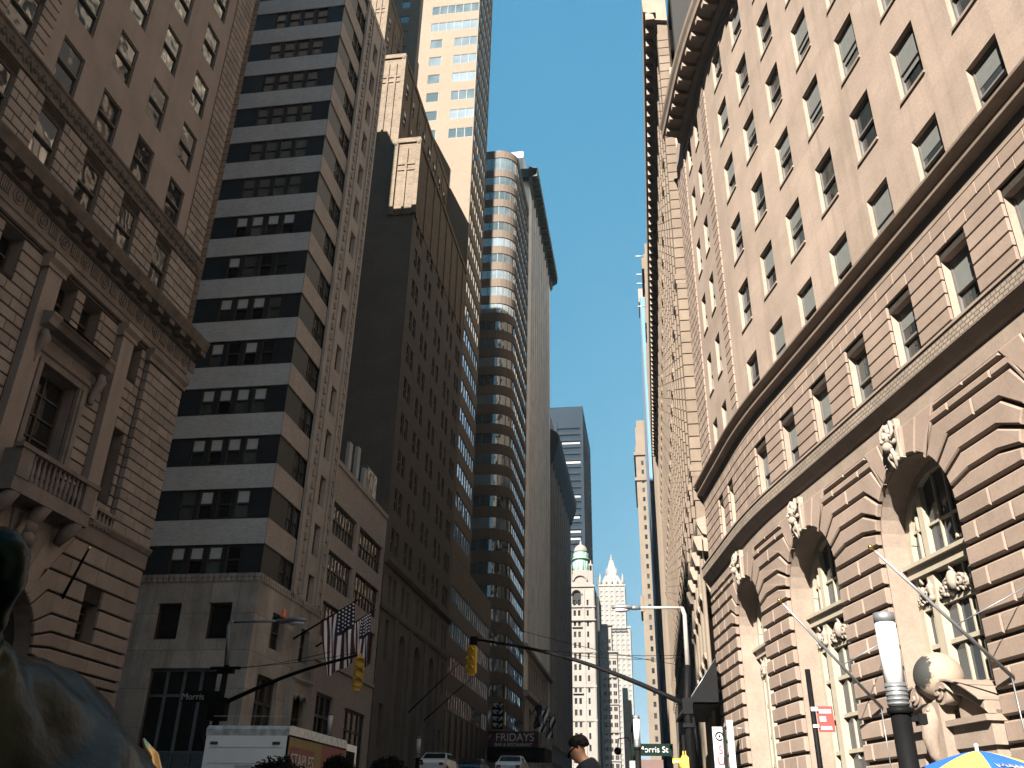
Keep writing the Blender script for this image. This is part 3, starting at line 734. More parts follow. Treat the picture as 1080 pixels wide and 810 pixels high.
so, eo = [], []
for (z0, z1) in strips:
    for g in (-23.25, -31.0, -38.4):
        for q in range(4):
            u = g + (q - 1.5) * 1.07; so.append((u - .42, u + .42, z0 + .08, z1 - .04)); WB.put(SB, u, z0 + .08, .84, round(z1 - z0 - .12, 2), .18, 'sash', [M['bronze_frame']], M['glass_mirror'] if rb.random() < .25 else M['glass_dark'], .45 if rb.random() < .7 else 0, M['blind_b'])
    for u in (45.75, 46.75): eo.append((u - .45, u + .45, z0 + .05, z1 - .03)); WB.put(EF, u, z0 + .05, .9, round(z1 - z0 - .08, 2), .2, 'sash2', [M['bronze_frame']], M['glass_mirror'], 0)
fwall(blk, SB, BX0, -20., 13.1, top, so, .2); fwall(blk, EF, BY0, 47.05, 13.1, top, eo, .22)
part('black_brick_wall', blk, M['blackbrick'], B); part('pale_band', mb, M['bandgrey'], B); part('tan_band', mt, M['bandtan'], B)
# pier on the east front with a single row of windows and stud moulding
po = []
for (z0, z1) in strips:
    po.append((49.45, 50.45, z0 - .15, z1 + .05)); WB.put(EF, 49.95, z0 - .15, 1.0, round(z1 - z0 + .2, 2), .3, 'sash', [M['bronze_frame']], M['glass_mirror'], 0)
mb = MB(); fwall(mb, EF, 47.05, BY1, 13.1, top, po, .34, n=.1); fbox(mb, EF, 47.05, 47.4, .1, .28, 13.1, top); fbox(mb, EF, 51.7, 52.0, .1, .22, 13.1, top)
fbox(mb, EF, 48.6, 49.0, .1, .2, 13.1, top); fbox(mb, EF, 50.9, 51.2, .1, .2, 13.1, top)
z = 13.3
while z < top - .4:
    for u in (48.1, 51.4): fbox(mb, EF, u - .1, u + .1, .1, .24, z, z + .42)
    z += .8
fbox(mb, EF, BY0, BY1, -.3, .16, top, top + .5); fbox(mb, SB, BX0, -20., -.3, .16, top, top + .5)
part('east_pier', mb, M['pierstone'], B)
# stone base
bo = [(-25.35, -24.0, 9.8, 11.64), (-22.5, -21.2, 9.8, 11.64), (-28.4, -27.05, 9.8, 11.64), (-31.4, -30.1, 9.8, 11.64), (-25.1, -21.4, G, 8.37), (-31.5, -27.8, G, 8.37)]
mb = MB(); fwall(mb, SB, BX0, -19.9, G, 13.1, bo, .35, n=.1)
eo = [(45.15, 46.85, 9.75, 11.62), (49.4, 50.7, 9.75, 11.6), (44.3, 47.0, G, 8.3), (48.9, 51.1, G, 8.0)]
fwall(mb, EF, BY0 - .1, BY1, G, 13.1, eo, .35, n=.1)
i = 0; y = -41.9
while y < -20: fbox(mb, SB, y, y + .2, .1, .17, 12.75, 13.15); y += .32
y = BY0
while y < BY1: fbox(mb, EF, y, y + .2, .1, .17, 12.75, 13.15); y += .32
fbox(mb, SB, BX0, -19.88, -.2, .14, 13.0, 13.16); part('stone_base', mb, M['panel'], B)
for (a, b, c, d) in bo[:4]: WB.put(SB, (a + b) / 2, c, round(b - a, 2), round(d - c, 2), .24, 'plain', [M['bronze_frame']], M['glass_black'])
for (a, b, c, d) in eo[:2]: WB.put(EF, (a + b) / 2, c, round(b - a, 2), round(d - c, 2), .3, 'sash2', [M['bronze_frame']], M['glass_dark'])
M['steelblue'] = plain('blue_grey_metal', (.10, .125, .15), rough=.45, metal=.3, var=.15)
def shopfront(F, a, b, z1, parent, mat, lower=True, cols=4, n=-.12):
    f = MB(); g = MB()
    for q in range(cols + 1):
        u = a + (b - a) * q / cols; fbox(f, F, max(a, u - .07), min(b, u + .07), n - .1, n, G, z1)
    for z in (z1 - .14, z1 - 1.35, 4.4): fbox(f, F, a, b, n - .1, n + .01, z, z + .12)
    if lower:
        for q in range(cols):
            u = a + (b - a) * (q + .5) / cols; w = (b - a) / cols / 2 - .1
            fbox(f, F, u - w, u + w, n - .1, n - .03, 2.6, 4.4)
            for zz in (2.85, 3.65): 
                for (d0, d1, e0, e1) in ((-w + .08, -w + .14, 0, .6), (w - .14, w - .08, 0, .6), (-w + .08, w - .08, 0, .05), (-w + .08, w - .08, .55, .6)): fbox(f, F, u + d0, u + d1, n - .03, n + .01, zz + e0, zz + e1)
    s = part('shop_window', f, mat, parent)
    g.face([F(a, G, n - .08), F(b, G, n - .08), F(b, z1, n - .08), F(a, z1, n - .08)]); part('pane', g, M['glass_black'], s)
shopfront(SB, -25.1, -21.4, 8.37, B, M['steelblue']); shopfront(SB, -31.5, -27.8, 8.37, B, M['steelblue'])
shopfront(EF, 44.3, 47.0, 8.3, B, M['bronze_frame'], False, 3); shopfront(EF, 48.9, 51.1, 8.0, B, M['bronze_frame'], False, 2)
# carved door surround on the east pier
mb = MB()
for u in (48.45, 51.25):
    fbox(mb, EF, u - .28, u + .28, .1, .34, G, 8.9)
    for q in range(3): fbox(mb, EF, u - .2 + q * .16, u - .12 + q * .16, .34, .4, G, 9.4 + .25 * (q == 1))
fprof(mb, EF, 48.2, 51.5, [(.1, 8.0), (.3, 8.05), (.3, 8.5), (.45, 8.7), (.45, 8.85), (.1, 8.95)])
for q in range(9): mb.tube([EF(48.9 + .28 * q, 8.0, .3), EF(48.9 + .28 * q, 7.75 - .12 * math.sin(q * 1.9), .3)], [.12, .04], 6)
part('door_surround', mb, M['pierstone'], B)
k = MB(); k.box(BX0, -20.45, BY0 + .45, BY1, G, top + .3); part('inner_mass', k, M['soot'], B)
k = MB(); fwall(k, north(BY1 + .01), BX0, -20., G, top + .5); k.box(BX0, -28., 44., 51.9, top + .4, 74.); part('setback_tower', k, M['bandtan'], B)
WB.build()
# low wing of the same block further on
Wg = thing('low_stone_wing', 'low tan building with strips of dark windows and flags, beside the banded tower', 'building', (-20, 58, G))
WW = Windows(Wg); mb = MB(); wo = []
for z0 in (18.32, 15.05, 11.8):
    z1 = z0 + 2.15
    for a, b in ((52.45, 57.4), (58.1, 63.9)):
        n = 4
        wo.append((a, b, z0, z1))
        for q in range(n): WW.put(EF, a + (b - a) * (q + .5) / n, z0, round((b - a) / n, 2), 2.15, .28, 'sash2', [M['bronze_frame']], M['glass_mirror'] if (a < 55) else M['glass_dark'], 0)
wo += [(53.2, 56.2, G, 8.6), (58.6, 63.2, G, 8.3)]
fwall(mb, EF, 52.0, 64.4, G, 23.3, wo, .34, n=.02); fbox(mb, EF, 52.0, 64.4, -.3, .1, 22.95, 23.3); fbox(mb, EF, 52.0, 64.4, .02, .12, 10.3, 10.55)
part('wall', mb, M['bandtan'], Wg); shopfront(EF, 53.2, 56.2, 8.6, Wg, M['bronze_frame'], False, 3); shopfront(EF, 58.6, 63.2, 8.3, Wg, M['bronze_frame'], False, 4)
k = MB(); k.box(-42, -20.4, 52.1, 64.4, G, 23.2); part('inner_mass', k, M['bandtan'], Wg)
WW.build()
M['antenna'] = plain('white_plastic', (0.278, 0.278, 0.278), rough=.4, var=.05)
for i, (y, x, h, lab) in enumerate(((55.4, -20.4, 2.0, 'tall white antenna panel on the low roof, nearest the banded tower'), (57.2, -20.4, 2.4, 'tall white antenna panel on the low roof, middle of the three'), (59.6, -20.6, 1.7, 'small white antenna panel on the low roof, beside the glass screen'))):
    k = MB(); k.box(x - .12, x + .12, y - .3, y + .3, 23.75, 23.75 + h); k.tube([(x - .2, y, 23.2), (x - .2, y, 23.75 + h * .8)], .05, 6)
    solo('antenna_panel', k, M['antenna'], lab, 'antenna', (x, y, 23.2), 'antenna panels on the low roof')
g = thing('roof_screen', 'blue glass screen in a thin frame on the low roof', 'screen', (-21, 61.5, 23.2))
k = MB(); k.box(-21.5, -20.6, 60.2, 60.26, 23.25, 25.9); k.box(-20.62, -20.58, 60.26, 63.4, 23.25, 25.9); part('pane', k, glass('blue_screen_glass', (.03, .06, .08), (.05, .09, .11), ior=1.7), g)
k = MB()
for y in (60.23, 61.8, 63.4): k.tube([(-20.6, y, 23.2), (-20.6, y, 26)], .04, 6)
k.tube([(-21.5, 60.23, 25.93), (-20.6, 60.23, 25.93), (-20.6, 63.4, 25.93)], .04, 6); part('frame', k, M['greyframe'], g)

# ---------------------------------------------------------------- dark brick tower with set-back turrets
M['dkbrick'] = stone('dark_brown_brick', (.10, .085, .072), var=.12, brick=(.22, .075, .006, (.07, .06, .05)), streak=.3, bump=.1)
M['dkstone'] = stone('warm_pale_stone', (0.115, 0.0895, 0.0656), var=.1, brick=(.8, .4, .008, (.2, .15, .11)), streak=.25, bump=.12)
M['sootstone'] = stone('sooty_grey_stone', (.115, .105, .095), var=.15, streak=.35, bump=.15)  # darker copy of the stone, painting street-level shade into the base
Cb = thing('dark_brick_tower', 'dark brick tower with blank side wall, lit set-back turrets and tall arched base', 'building', (-20, 65, G))
WC = Windows(Cb); C0, C1 = 64.5, 88.0
cy = [66.4, 67.7, 70.5, 72.1, 75.4, 77.1, 80.6, 82.3, 85.2, 86.4]; ops = []; rc = random.Random(4)
for k in range(12):
    z = 20.9 + 3.42 * k
    for c in cy: ops.append((c - .45, c + .45, z, z + 1.95)); WC.put(EF, c, z, .9, 1.95, .22, 'sash', [M['bronze_frame']], M['glass_dark'], .5 if rc.random() < .12 else 0, M['blind_w'])
lo = []
for c in (71.2, 76.2, 81.6): lo.append((c - .95, c + .95, 4.5, 15.3, .95))
for c in (66.6, 86.2): lo += [(c - .5, c + .5, 12.6, 15.6), (c - .5, c + .5, 6.5, 9.5)]
for c in (66.4, 67.8, 70.4, 72.0, 75.4, 77.0, 80.8, 82.4, 85.4, 86.6): lo.append((c - .42, c + .42, 16.9, 19.0))
mb = MB(); fwall(mb, EF, C0, C1, 20.2, 62., ops, .25); SCf = south(C0)
so = [(-26.7, -25.8, 30 + 3.42 * k, 31.8 + 3.42 * k) for k in range(16)]
fwall(mb, SCf, -45, -20, 16., 62., [o for o in so if o[3] < 61], .2)
for o in so:
    if o[3] < 61: WC.put(SCf, -26.25, o[2], .9, 1.8, .2, 'sash', [M['bronze_frame']], M['glass_dark'])
part('brick_wall', mb, M['dkbrick'], Cb)
mb = MB(); fwall(mb, EF, C0, C1, G, 20.2, lo, .7, n=.06); fwall(mb, SCf, -45, -20, G, 16.)
fprof(mb, EF, C0 - .1, C1, [(.06, 19.55), (.2, 19.6), (.42, 19.85), (.45, 20.1), (.06, 20.2)]); fprof(mb, EF, C0 - .1, C1, [(.06, 16.1), (.16, 16.12), (.22, 16.4), (.06, 16.45)])
for u in (69.0, 73.6, 78.9, 84.2): fbox(mb, EF, u - .35, u + .35, .06, .2, 4.5, 16.1)
part('stone_base', mb, M['sootstone'], Cb)
g = MB()
for o in lo[:3]: fbox(g, EF, o[0], o[1], -.68, -.6, 4.5, 15.3)
part('tall_window', g, M['glass_black'], Cb)
for o in lo[3:]: WC.put(EF, (o[0] + o[1]) / 2, o[2], round(o[1] - o[0], 2), round(o[3] - o[2], 2), .4, 'sash', [M['bronze_frame']], M['glass_black'])
mb = MB(); fbox(mb, EF, C0, C1, .06, .5, 3.4, 4.5); fbox(mb, EF, C0 + .3, C1 - .3, .5, .56, 3.55, 4.35); part('shop_fascia', mb, M['bronze_frame'], Cb)
def turret(x0, x1, y0, y1, z0, z1):
    t = MB(); t.box(x0, x1, y0, y1, z0, z1)
    n = max(2, int((x1 - x0) / .8))
    for q in range(n + 1):
        x = x0 + (x1 - x0) * q / n
        if q in (0, n): t.box(x - .22, x + .22, y0 - .22, y0 + .2, z0, z1 - .6); t.lathe([(.26, 0), (.3, .5), (.2, .8)], (x, y0, z1 - .8), 8)
        else: t.box(x - .1, x + .1, y0 - .14, y0, z0, z1 - 1.2)
    t.box(x0 - .15, x1 + .15, y0 - .18, y1, z1 - .45, z1 + .1); t.box(x0 + .3, x1 - .3, y0 - .1, y0, z1 - 3.2, z1 - 3.0); t.box(x0 + .3, x1 - .3, y0 - .1, y0, z1 - 3.9, z1 - 3.75)
    for y in range(0, int(y1 - y0), 3): t.box(x1 - .05, x1 + .1, y0 + .5 + y, y0 + 1.1 + y, z0, z1 - .6)
    return t
t = turret(-22.25, -19.95, C0 - .12, C1 - .2, 53., 62.2); part('corner_turret', t, M['dkstone'], Cb)
t = turret(-25.4, -22.9, 66., C1 - .2, 62., 75.8); part('middle_turret', t, M['dkstone'], Cb)
t = turret(-45., -31., 80., C1 - .2, 62., 104.); part('upper_tower', t, M['dkstone'], Cb); t = MB(); t.box(-60, -36.6, 80.5, 87.5, 60, 165); part('rear_tower', t, M['dkstone'], Cb); t = turret(-40., -26.2, 77., C1 - .3, 62., 86.); part('shoulder', t, M['dkstone'], Cb)  # the block behind the upper tower is unseen, added to shade the beige wing
F2 = east(-22.85); F3 = east(-30.95); u = 67.
for k in range(3):
    z = 63.4 + 3.9 * k
    for c in range(8): WC.put(F2, 67.6 + 2.6 * c, z, 1.0, 2.0, .02, 'sash', [M['bronze_frame']], M['glass_dark'])
for k in range(4):
    for c in range(3): WC.put(F3, 81.4 + 2.4 * c, 88 + 3.5 * k, 1.0, 2.0, .02, 'sash', [M['bronze_frame']], M['glass_dark'])
k = MB(); k.box(-45, -20.75, C0 + .3, C1, G, 61.8); part('inner_mass', k, M['dkbrick'], Cb)
WC.build()

# ---------------------------------------------------------------- beige slab tower with strip windows
M['beige'] = stone('beige_brick', (0.119, 0.0964, 0.076), var=.05, nscale=.2, brick=(.22, .075, .006, (.27, .21, .155)), streak=.12, bump=.08)
Db = thing('beige_strip_window_tower', 'tall beige slab tower with strip windows, its side in sun and its front in shade', 'building', (-20, 90, G))
WD = Windows(Db); D0, D1 = 88.2, 97.9; SD = south(D0); so, eo = [], []
for k in range(-5, 12):
    z1 = 103.2 + 3.45 * k; z0 = z1 - 1.75
    if z0 > 128: break
    if z1 < 63: continue
    xl = -23.45 if z1 < 105 else -27.1
    so.append((xl, -20.05, z0, z1)); WD.put(SD, (xl - 20.05) / 2, z0, round(-20.05 - xl, 2), 1.75, .12, 'strip', [M['greyframe']], M['glass_mirror'])
    if z1 < 105: so.append((-26.95, -25.2, z0 + .05, z1)); WD.put(SD, -26.08, z0 + .05, 1.75, 1.7, .14, 'strip', [M['greyframe']], M['glass_mirror'])
    if z1 < 120 and z1 < 105 and k > -4: pass
for k in range(-27, 12):
    z1 = 103.2 + 3.45 * k; z0 = z1 - 1.85
    if z0 < 10 or z0 > 128: continue
    b = D1 - .1 if z1 > 27 else 112.
    eo.append((D0 + .5, b, z0, z1)); WD.put(EF, (D0 + .5 + b) / 2, z0, round(b - D0 - .5, 2), 1.85, .12, 'strip', [M['greyframe']], M['glass_silver'])
mb = MB(); fwall(mb, SD, -28.6, -20, 25., 130., so, .14); fwall(mb, EF, D0, D1, 27.2, 130., [o for o in eo if o[1] < 100], .14); fwall(mb, EF, D0, 112.4, 11.5, 27.2, [o for o in eo if o[1] > 100], .14)
fwall(mb, north(D1), -28.6, -20, 27.2, 130.); fwall(mb, west(-28.6), D0, D1, 27.2, 130.); fwall(mb, south(D1 + .02), -26, -20, 26.5, 27.3)
part('wall', mb, M['beige'], Db); mb = MB(); ro = [(u, u + 1.7, z, z + 1.9) for u in (-40.5, -44.) for z in range(60, 160, 4)]; fwall(mb, south(112.), -54, -36.8, 20, 168, ro, .2); fwall(mb, east(-36.8), 112, 123, 20, 168); part('rear_wing', mb, M['beige'], Db)
for o in ro: WD.put(south(112.), o[0] + .85, o[2], 1.7, 1.9, .16, 'plain', [M['greyframe']], M['glass_mirror'])
k = MB(); k.box(-28.4, -20.2, D0 + .2, D1 - .05, G, 130); k.box(-34, -20.2, D1, 112.4, G, 27.2); part('inner_mass', k, M['beige'], Db)
mb = MB()
for q in range(9): fbox(mb, EF, D0 + q * 2.9, D0 + q * 2.9 + .7, -.2, .1, G, 11.5)
fbox(mb, EF, D0, 112.4, -.2, -.1, G, 11.5); part('dark_base', mb, M['bronze_frame'], Db)
WD.build()

# ---------------------------------------------------------------- rounded brown tower
M['rose'] = stone('rose_brown_concrete', (0.0964, 0.0753, 0.0613), var=.05, nscale=.3, brick=(3., 40., .012, (.2, .15, .11)), streak=.1, bump=.05)
Eb = thing('rounded_corner_tower', 'brown tower with a rounded corner and bands of windows, behind the beige tower', 'building', (-20, 126, G))
ER, EY0, EY1, EX0 = 3.2, 125.5, 143.5, -36.
_L1 = (-20 - ER) - EX0; _LA = ER * math.pi / 2
class Round:
    def __call__(s, u, z, n=0.):
        if u < _L1: return (EX0 + u, EY0 - n, z)
        if u < _L1 + _LA:
            t = (u - _L1) / ER; return (-20 - ER + (ER + n) * math.sin(t), EY0 + ER - (ER + n) * math.cos(t), z)
        return (-20 + n, EY0 + ER + u - _L1 - _LA, z)
RF = Round(); UE = _L1 + _LA + (EY1 - EY0 - ER)
gl = MB(); sp = MB(); mull = MB(); zt = [113.3, 108.8 + .05]
bands = [(110.4, 113.3)] + [(107.0 - 3.45 * k, 108.85 - 3.45 * k) for k in range(30)]
prev = 114.9
WE = []
for (z0, z1) in bands:
    if z0 < 9: break
    fbox(sp, RF, 0, UE, -.3, 0, z1, prev, maxd=.7); prev = z0
fbox(sp, RF, 0, UE, -.3, 0, 7.5, prev, maxd=.7); part('spandrel_bands', sp, M['rose'], Eb)
us = [0, 2.2, 4.6, 7.0, 9.2, 10.2, 11.4, _L1 + .2, _L1 + 1.3, _L1 + 2.5, _L1 + 3.7, _L1 + _LA] + [_L1 + _LA + 1.8 * k for k in range(1, 9)]; us = sorted(x for x in us if x < UE) + [UE]
for (z0, z1) in bands:
    if z0 < 9: break
    f = MB(); g = MB()
    for za, zb_ in ((z0, z0 + .07), (z1 - .07, z1)): fbox(f, RF, 0, UE, -.19, -.09, za, zb_, maxd=.7)
    for i in range(len(us)): fbox(f, RF, max(0, us[i] - .04), min(UE, us[i] + .04), -.2, -.08, z0, z1)
    w = part('strip_window', f, M['greyframe'], Eb)
    g2 = MB()
    for i in range(len(us) - 1):
        c = cuts(us[i], us[i + 1], [], .8)
        for q in range(len(c) - 1): (g if us[i] < _L1 + _LA - .1 else g2).face([RF(c[q], z0, -.14), RF(c[q + 1], z0, -.14), RF(c[q + 1], z1, -.14), RF(c[q], z1, -.14)])
    part('pane', g, M['glass_mirror'], w); part('pane', g2, M['glass_silver'], w)
k = MB(); k.prism([RF(u, 0, -.3)[:2] for u in cuts(0, UE, [_L1, _L1 + _LA], 1.)] + [(EX0, EY1)], G, 114.5); part('inner_mass', k, M['soot'], Eb)
k = MB(); fbox(k, RF, 0, UE, -.29, .0, 114.85, 114.95, maxd=.7); part('roof_edge', k, M['bronze_frame'], Eb); k = MB(); fbox(k, RF, _L1 - 6, UE, -.2, .02, G, 7.5, maxd=1.); part('plinth', k, M['bronze_frame'], Eb)

# ---------------------------------------------------------------- tall grey tower with the green cornice
M['greybrick'] = stone('grey_white_brick', (.8, .74, .69), var=.1, nscale=.3, streak=.25, bump=.05)
M['copper'] = plain('green_copper', (0.018, 0.034, 0.03), rough=.7, var=.4)
M['verdigris'] = plain('pale_verdigris', (0.12, 0.2, 0.16), rough=.7, var=.15, scale=.6)
def ribbed(thing_, F, u0, u1, z0, z1, nu, fl, wallm, wfrac=.55, pier=.35, Wn=None, glassm=None, hw=.6):
    """a far front: real piers and spandrels with windows set between them"""
    mb = MB(); du = (u1 - u0) / nu; nf = int((z1 - z0) / fl)
    ops = []
    for k in range(nf):
        z = z0 + fl * k + fl * .2
        for q in range(nu):
            c = u0 + du * (q + .5); ops.append((c - du * wfrac / 2, c + du * wfrac / 2, z, z + fl * hw))
            if Wn: Wn.put(F, c, z, round(du * wfrac, 3), round(fl * hw, 3), .3, 'sash', [M['greyframe']], glassm or M['glass_dark'])
    fwall(mb, F, u0, u1, z0, z1, ops, .32)
    if pier:
        for q in range(nu + 1):
            c = u0 + du * q; fbox(mb, F, max(u0, c - du * .14), min(u1, c + du * .14), 0, pier, z0, z1)
    part('wall', mb, wallm, thing_)
Fb = thing('grey_corniced_tower', 'tall pale grey tower of close ribs under a dark green cornice', 'building', (-20, 160, G))
WF = Windows(Fb); F0, F1 = 144., 183.
mb = MB(); fwall(mb, EF, F0, F0 + 4.5, 20, 124.); fwall(mb, south(F0), -40, -20, 20, 124.); fwall(mb, EF, F1 - 5, F1, 20, 124.); part('corner_pier', mb, M['greybrick'], Fb)
ribbed(Fb, EF, F0 + 4.5, F1 - 5, 28, 122, 9, 3.6, M['greybrick'], .55, .3, WF)
mb = MB(); fwall(mb, EF, F0, F1, G, 20., [(F0 + 5 + 4 * k, F0 + 7.4 + 4 * k, 8.5, 18.5) for k in range(9)] , .6, n=.2); fprof(mb, EF, F0 - .2, F1, [(.2, 19.6), (.9, 20.), (.9, 20.6), (0, 20.8)]); fprof(mb, EF, F0 - .2, F1, [(.0, 27.), (.6, 27.3), (.6, 27.8), (0, 28)])
fwall(mb, EF, F0 + 4.5, F1 - 5, 20, 28, [(F0 + 6 + 3.1 * k, F0 + 8 + 3.1 * k, 21.5, 26) for k in range(9)], .5); fwall(mb, south(F0), -40, -20, G, 20.); part('stone_base', mb, M['pierstone'], Fb)
mb = MB(); fprof(mb, EF, F0 - 1.5, F1 + 1.5, [(0, 121), (.5, 121.6), (.6, 122.5), (1.7, 123.2), (1.8, 124.4), (1.9, 124.8), (0, 125.3)]); mb.box(-24, -18.2, F0 - 1.5, F0 + .0, 122.6, 124.8)
for q in range(24): fbox(mb, EF, F0 + 1.6 * q, F0 + 1.6 * q + .6, .5, 2.0, 121.8, 123)
part('cornice', mb, M['copper'], Fb)
k = MB(); k.box(-40, -20.6, F0 + .4, F1, G, 124.5); part('inner_mass', k, M['greybrick'], Fb)
k = MB(); k.box(-27, -21.5, F0 + .2, F0 + 9, 124.5, 131); part('roof_block', k, M['greybrick'], Fb)
WF.build()
# ---------------------------------------------------------------- lower stone building with the bulging dark cornice
Gb = thing('stone_building_dark_cornice', 'lower grey stone building with a bulging dark cornice, past the grey tower', 'building', (-20, 200, G))
WG = Windows(Gb)
ribbed(Gb, EF, 183.5, 229., 16, 76, 9, 4.0, M['pierstone'], .5, .5, WG)
mb = MB(); fprof(mb, EF, 183.2, 231, [(0, 74), (.6, 75), (1.2, 77), (1.9, 79), (2.1, 81), (1.6, 82), (0, 83)]); part('cornice', mb, M['copper'], Gb)
mb = MB(); mb.box(-36, -21.5, 184, 214, 83, 93); fwall(mb, EF, 183.5, 229, G, 16, [(186 + 5 * k, 189 + 5 * k, 3, 13, 1.5) for k in range(8)], .8, n=.1); part('stone_base', mb, M['pierstone'], Gb)
k = MB(); k.box(-40, -20.6, 183.4, 229, G, 83); part('inner_mass', k, M['pierstone'], Gb)
WG.build()
def rayd(x, y): return CAMX * (x - 540) + CAMY * (405 - y) - CAMZ * 924
def atY(x, y, Y):
    d = rayd(x, y); return CAMP + d * (Y / d.y)
def atX(x, y, X):
    d = rayd(x, y); return CAMP + d * (X / d.x)
def zg(y):
    if y < 18: return G
    if y < 60: return G + .09 * (y - 18)
    return G + 3.78 + .03 * (min(y, 140) - 60)
def full_size(o, k):      # far towers are modelled small and near, then set up at their real size and distance
    x, y, z = o.location; o.location = (x * k, y * k, 1.6 + (z - 1.6) * k); o.scale = (k,) * 3
# ================================================================== far buildings, left and middle
M['steel'] = plain('blue_black_steel', (0.00994, 0.017, 0.0256), rough=.85, spec=.08, metal=.0, var=.12, scale=.05)
M['steelglass'] = glass('dark_tower_glass', (.008, .014, .02), (.02, .03, .042), ior=1.45, wob=.05)
H = thing('dark_steel_tower', 'dark blue steel skyscraper with horizontal bands, highest behind the green cornice', 'skyscraper', (-32, 350, G))
SH = south(350); EH = east(-23.9)
mb = MB(); ops = []
k = 0
while True:
    z1 = 157. - 3.05 * k
    if z1 < 40: break
    for a, b in ((-44.5, -36.2), (-35.2, -25.2)): ops.append((a, b, z1 - 1.75, z1))
    k += 1
fwall(mb, SH, -46, -23.9, 30, 167, ops, .7); fwall(mb, EH, 350, 400, 30, 167, [(353, 398, 157 - 3.05 * q - 1.7, 157 - 3.05 * q) for q in range(38)], .7)
for u in (-35.7, -24.4, -45.2): fbox(mb, SH, u - .5, u + .5, 0, .6, 30, 160)
mb.box(-46, -23.9, 350, 400, 166.9, 167.2); part('wall', mb, M['steel'], H)
g = MB(); g.box(-45.5, -24.5, 350.65, 399, 30, 160); part('window_bands', g, M['steelglass'], H)
M['blindlit'] = plain('pale_blinds', (0.192, 0.192, 0.192), rough=.7, var=.3, scale=.3)
g = MB(); fbox(g, SH, -35.2, -25.2, -.6, -.5, 157 - 3.05 * 5 - 1.2, 157 - 3.05 * 5)
for q, (a, b) in ((2, (-33, -25.4)), (10, (-30, -25.5)), (13, (-31, -26)), (15, (-35, -25.6)), (16, (-34, -26))): fbox(g, SH, a, b, -.6, -.55, 157 - 3.05 * q - 1.3, 157 - 3.05 * q - .5)
part('blind', g, M['blindlit'], H)

full_size(H, 1.6)
M['whitestone'] = stone('white_terracotta', (0.144, 0.132, 0.121), var=.08, nscale=.15, streak=.15, bump=.0, fine=.0)
M['whitestone2'] = stone('pale_terracotta', (0.144, 0.138, 0.128), var=.08, nscale=.1, streak=.15, bump=.0, fine=.0)
# slender domed tower
I = thing('domed_white_tower', 'slender white stone tower topped by a small green drum and white dome', 'tower', (-19.5, 264, G))
WI = Windows(I); SI = south(260.); EI = east(-15.4); mb = MB(); ops = []
for k in range(15):
    z = 17. + 3.06 * k
    for c in (-21.2, -19.9, -17.4): 
        w = .75 if c < -19 else .6; ops.append((c - w / 2, c + w / 2, z, z + 1.6)); WI.put(SI, c, z, w, 1.6, .35, 'plain', [M['bronze_frame']], M['glass_black'])
ops.append((-21.9, -19.3, 60.2, 64.2, 1.3))
fwall(mb, SI, -24.1, -15.4, 5, 66., ops, .5); fwall(mb, EI, 260, 272, 5, 66.)
for z, p in ((58.9, .5), (55.0, .8), (46, .35), (36.5, .35), (27.5, .3), (64.9, .5)):
    fprof(mb, SI, -24.1 - p * .5, -15.4 + p * .5, [(0, z), (p, z + .3), (p, z + .65), (0, z + .8)])
for u in (-23.6, -22.5, -18.6, -15.9): fbox(mb, SI, u - .3, u + .3, 0, .2, 5, 64.5)
for c in (-20.55,):
    for z in (53.4, 35.0): fbox(mb, SI, c - 1.5, c + 1.5, 0, .7, z, z + .35)
mb.tube([(-20.6 + 1.6 * math.cos(math.pi * t / 12), 259.8, 62.9 + 1.6 * math.sin(math.pi * t / 12)) for t in range(13)], .28, 6)
# sloped shoulders, turrets and lantern base
mb.prism([(-23.8, 260.3), (-15.7, 260.3), (-15.7, 271), (-23.8, 271)], 66, 67.0)
for a, b, z0, z1 in ((-22.6, -16.4, 67, 69.3), (-22.0, -17.0, 69.3, 70.6)): mb.box(a, b, 260.6 + (z0 - 67) * .2, 270, z0, z1)
mb.tube([(-19.5 + 2.1 * math.cos(math.pi * t / 10), 260.3, 67.0 + 1.9 * math.sin(math.pi * t / 10)) for t in range(11)], .3, 6)
for x in (-22.6, -16.3):
    mb.box(x - .6, x + .6, 260.3, 261.6, 67, 70.2)
    for dx in (-.45, .45): mb.box(x + dx - .12, x + dx + .12, 260.3, 261.6, 70.2, 71.7)
    mb.box(x - .65, x + .65, 260.2, 261.7, 71.7, 72.1); mb.lathe([(.5, 0), (.25, .6), (.08, 1.5)], (x, 261, 72.1), 8)
part('shaft', mb, M['whitestone'], I)
mb = MB(); c = (-19.4, 263.5, 70.4); mb.lathe([(2.3, 0), (2.3, 3.0), (2.15, 3.1), (2.15, 3.7), (2.75, 3.9), (2.75, 4.2), (2.3, 4.4), (2.0, 5.6), (2.0, 6.1), (1.95, 6.4)], c, 20, sm=False)
for q in range(10):
    t = q * .628; mb.lathe([(.2, 0), (.2, 3.2)], (c[0] + 2.35 * math.cos(t), c[1] + 2.35 * math.sin(t), c[2]), 6); mb.lathe([(.16, 0), (.16, 1.7)], (c[0] + 2.1 * math.cos(t), c[1] + 2.1 * math.sin(t), c[2] + 4.3), 6)
part('green_drum', mb, M['verdigris'], I)
mb = MB(); mb.lathe([(2.1, 6.2), (2.15, 6.5), (2.0, 7.2), (1.65, 7.9), (1.1, 8.4), (.5, 8.7), (.3, 9.0), (.3, 9.6), (.1, 9.9), (.05, 11)], c, 20); part('dome', mb, M['whitestone'], I)
k = MB(); k.box(-24.0, -15.5, 260.6, 271.9, 5, 65.9); part('inner_mass', k, M['soot'], I)
WI.build()
full_size(I, 1.6)
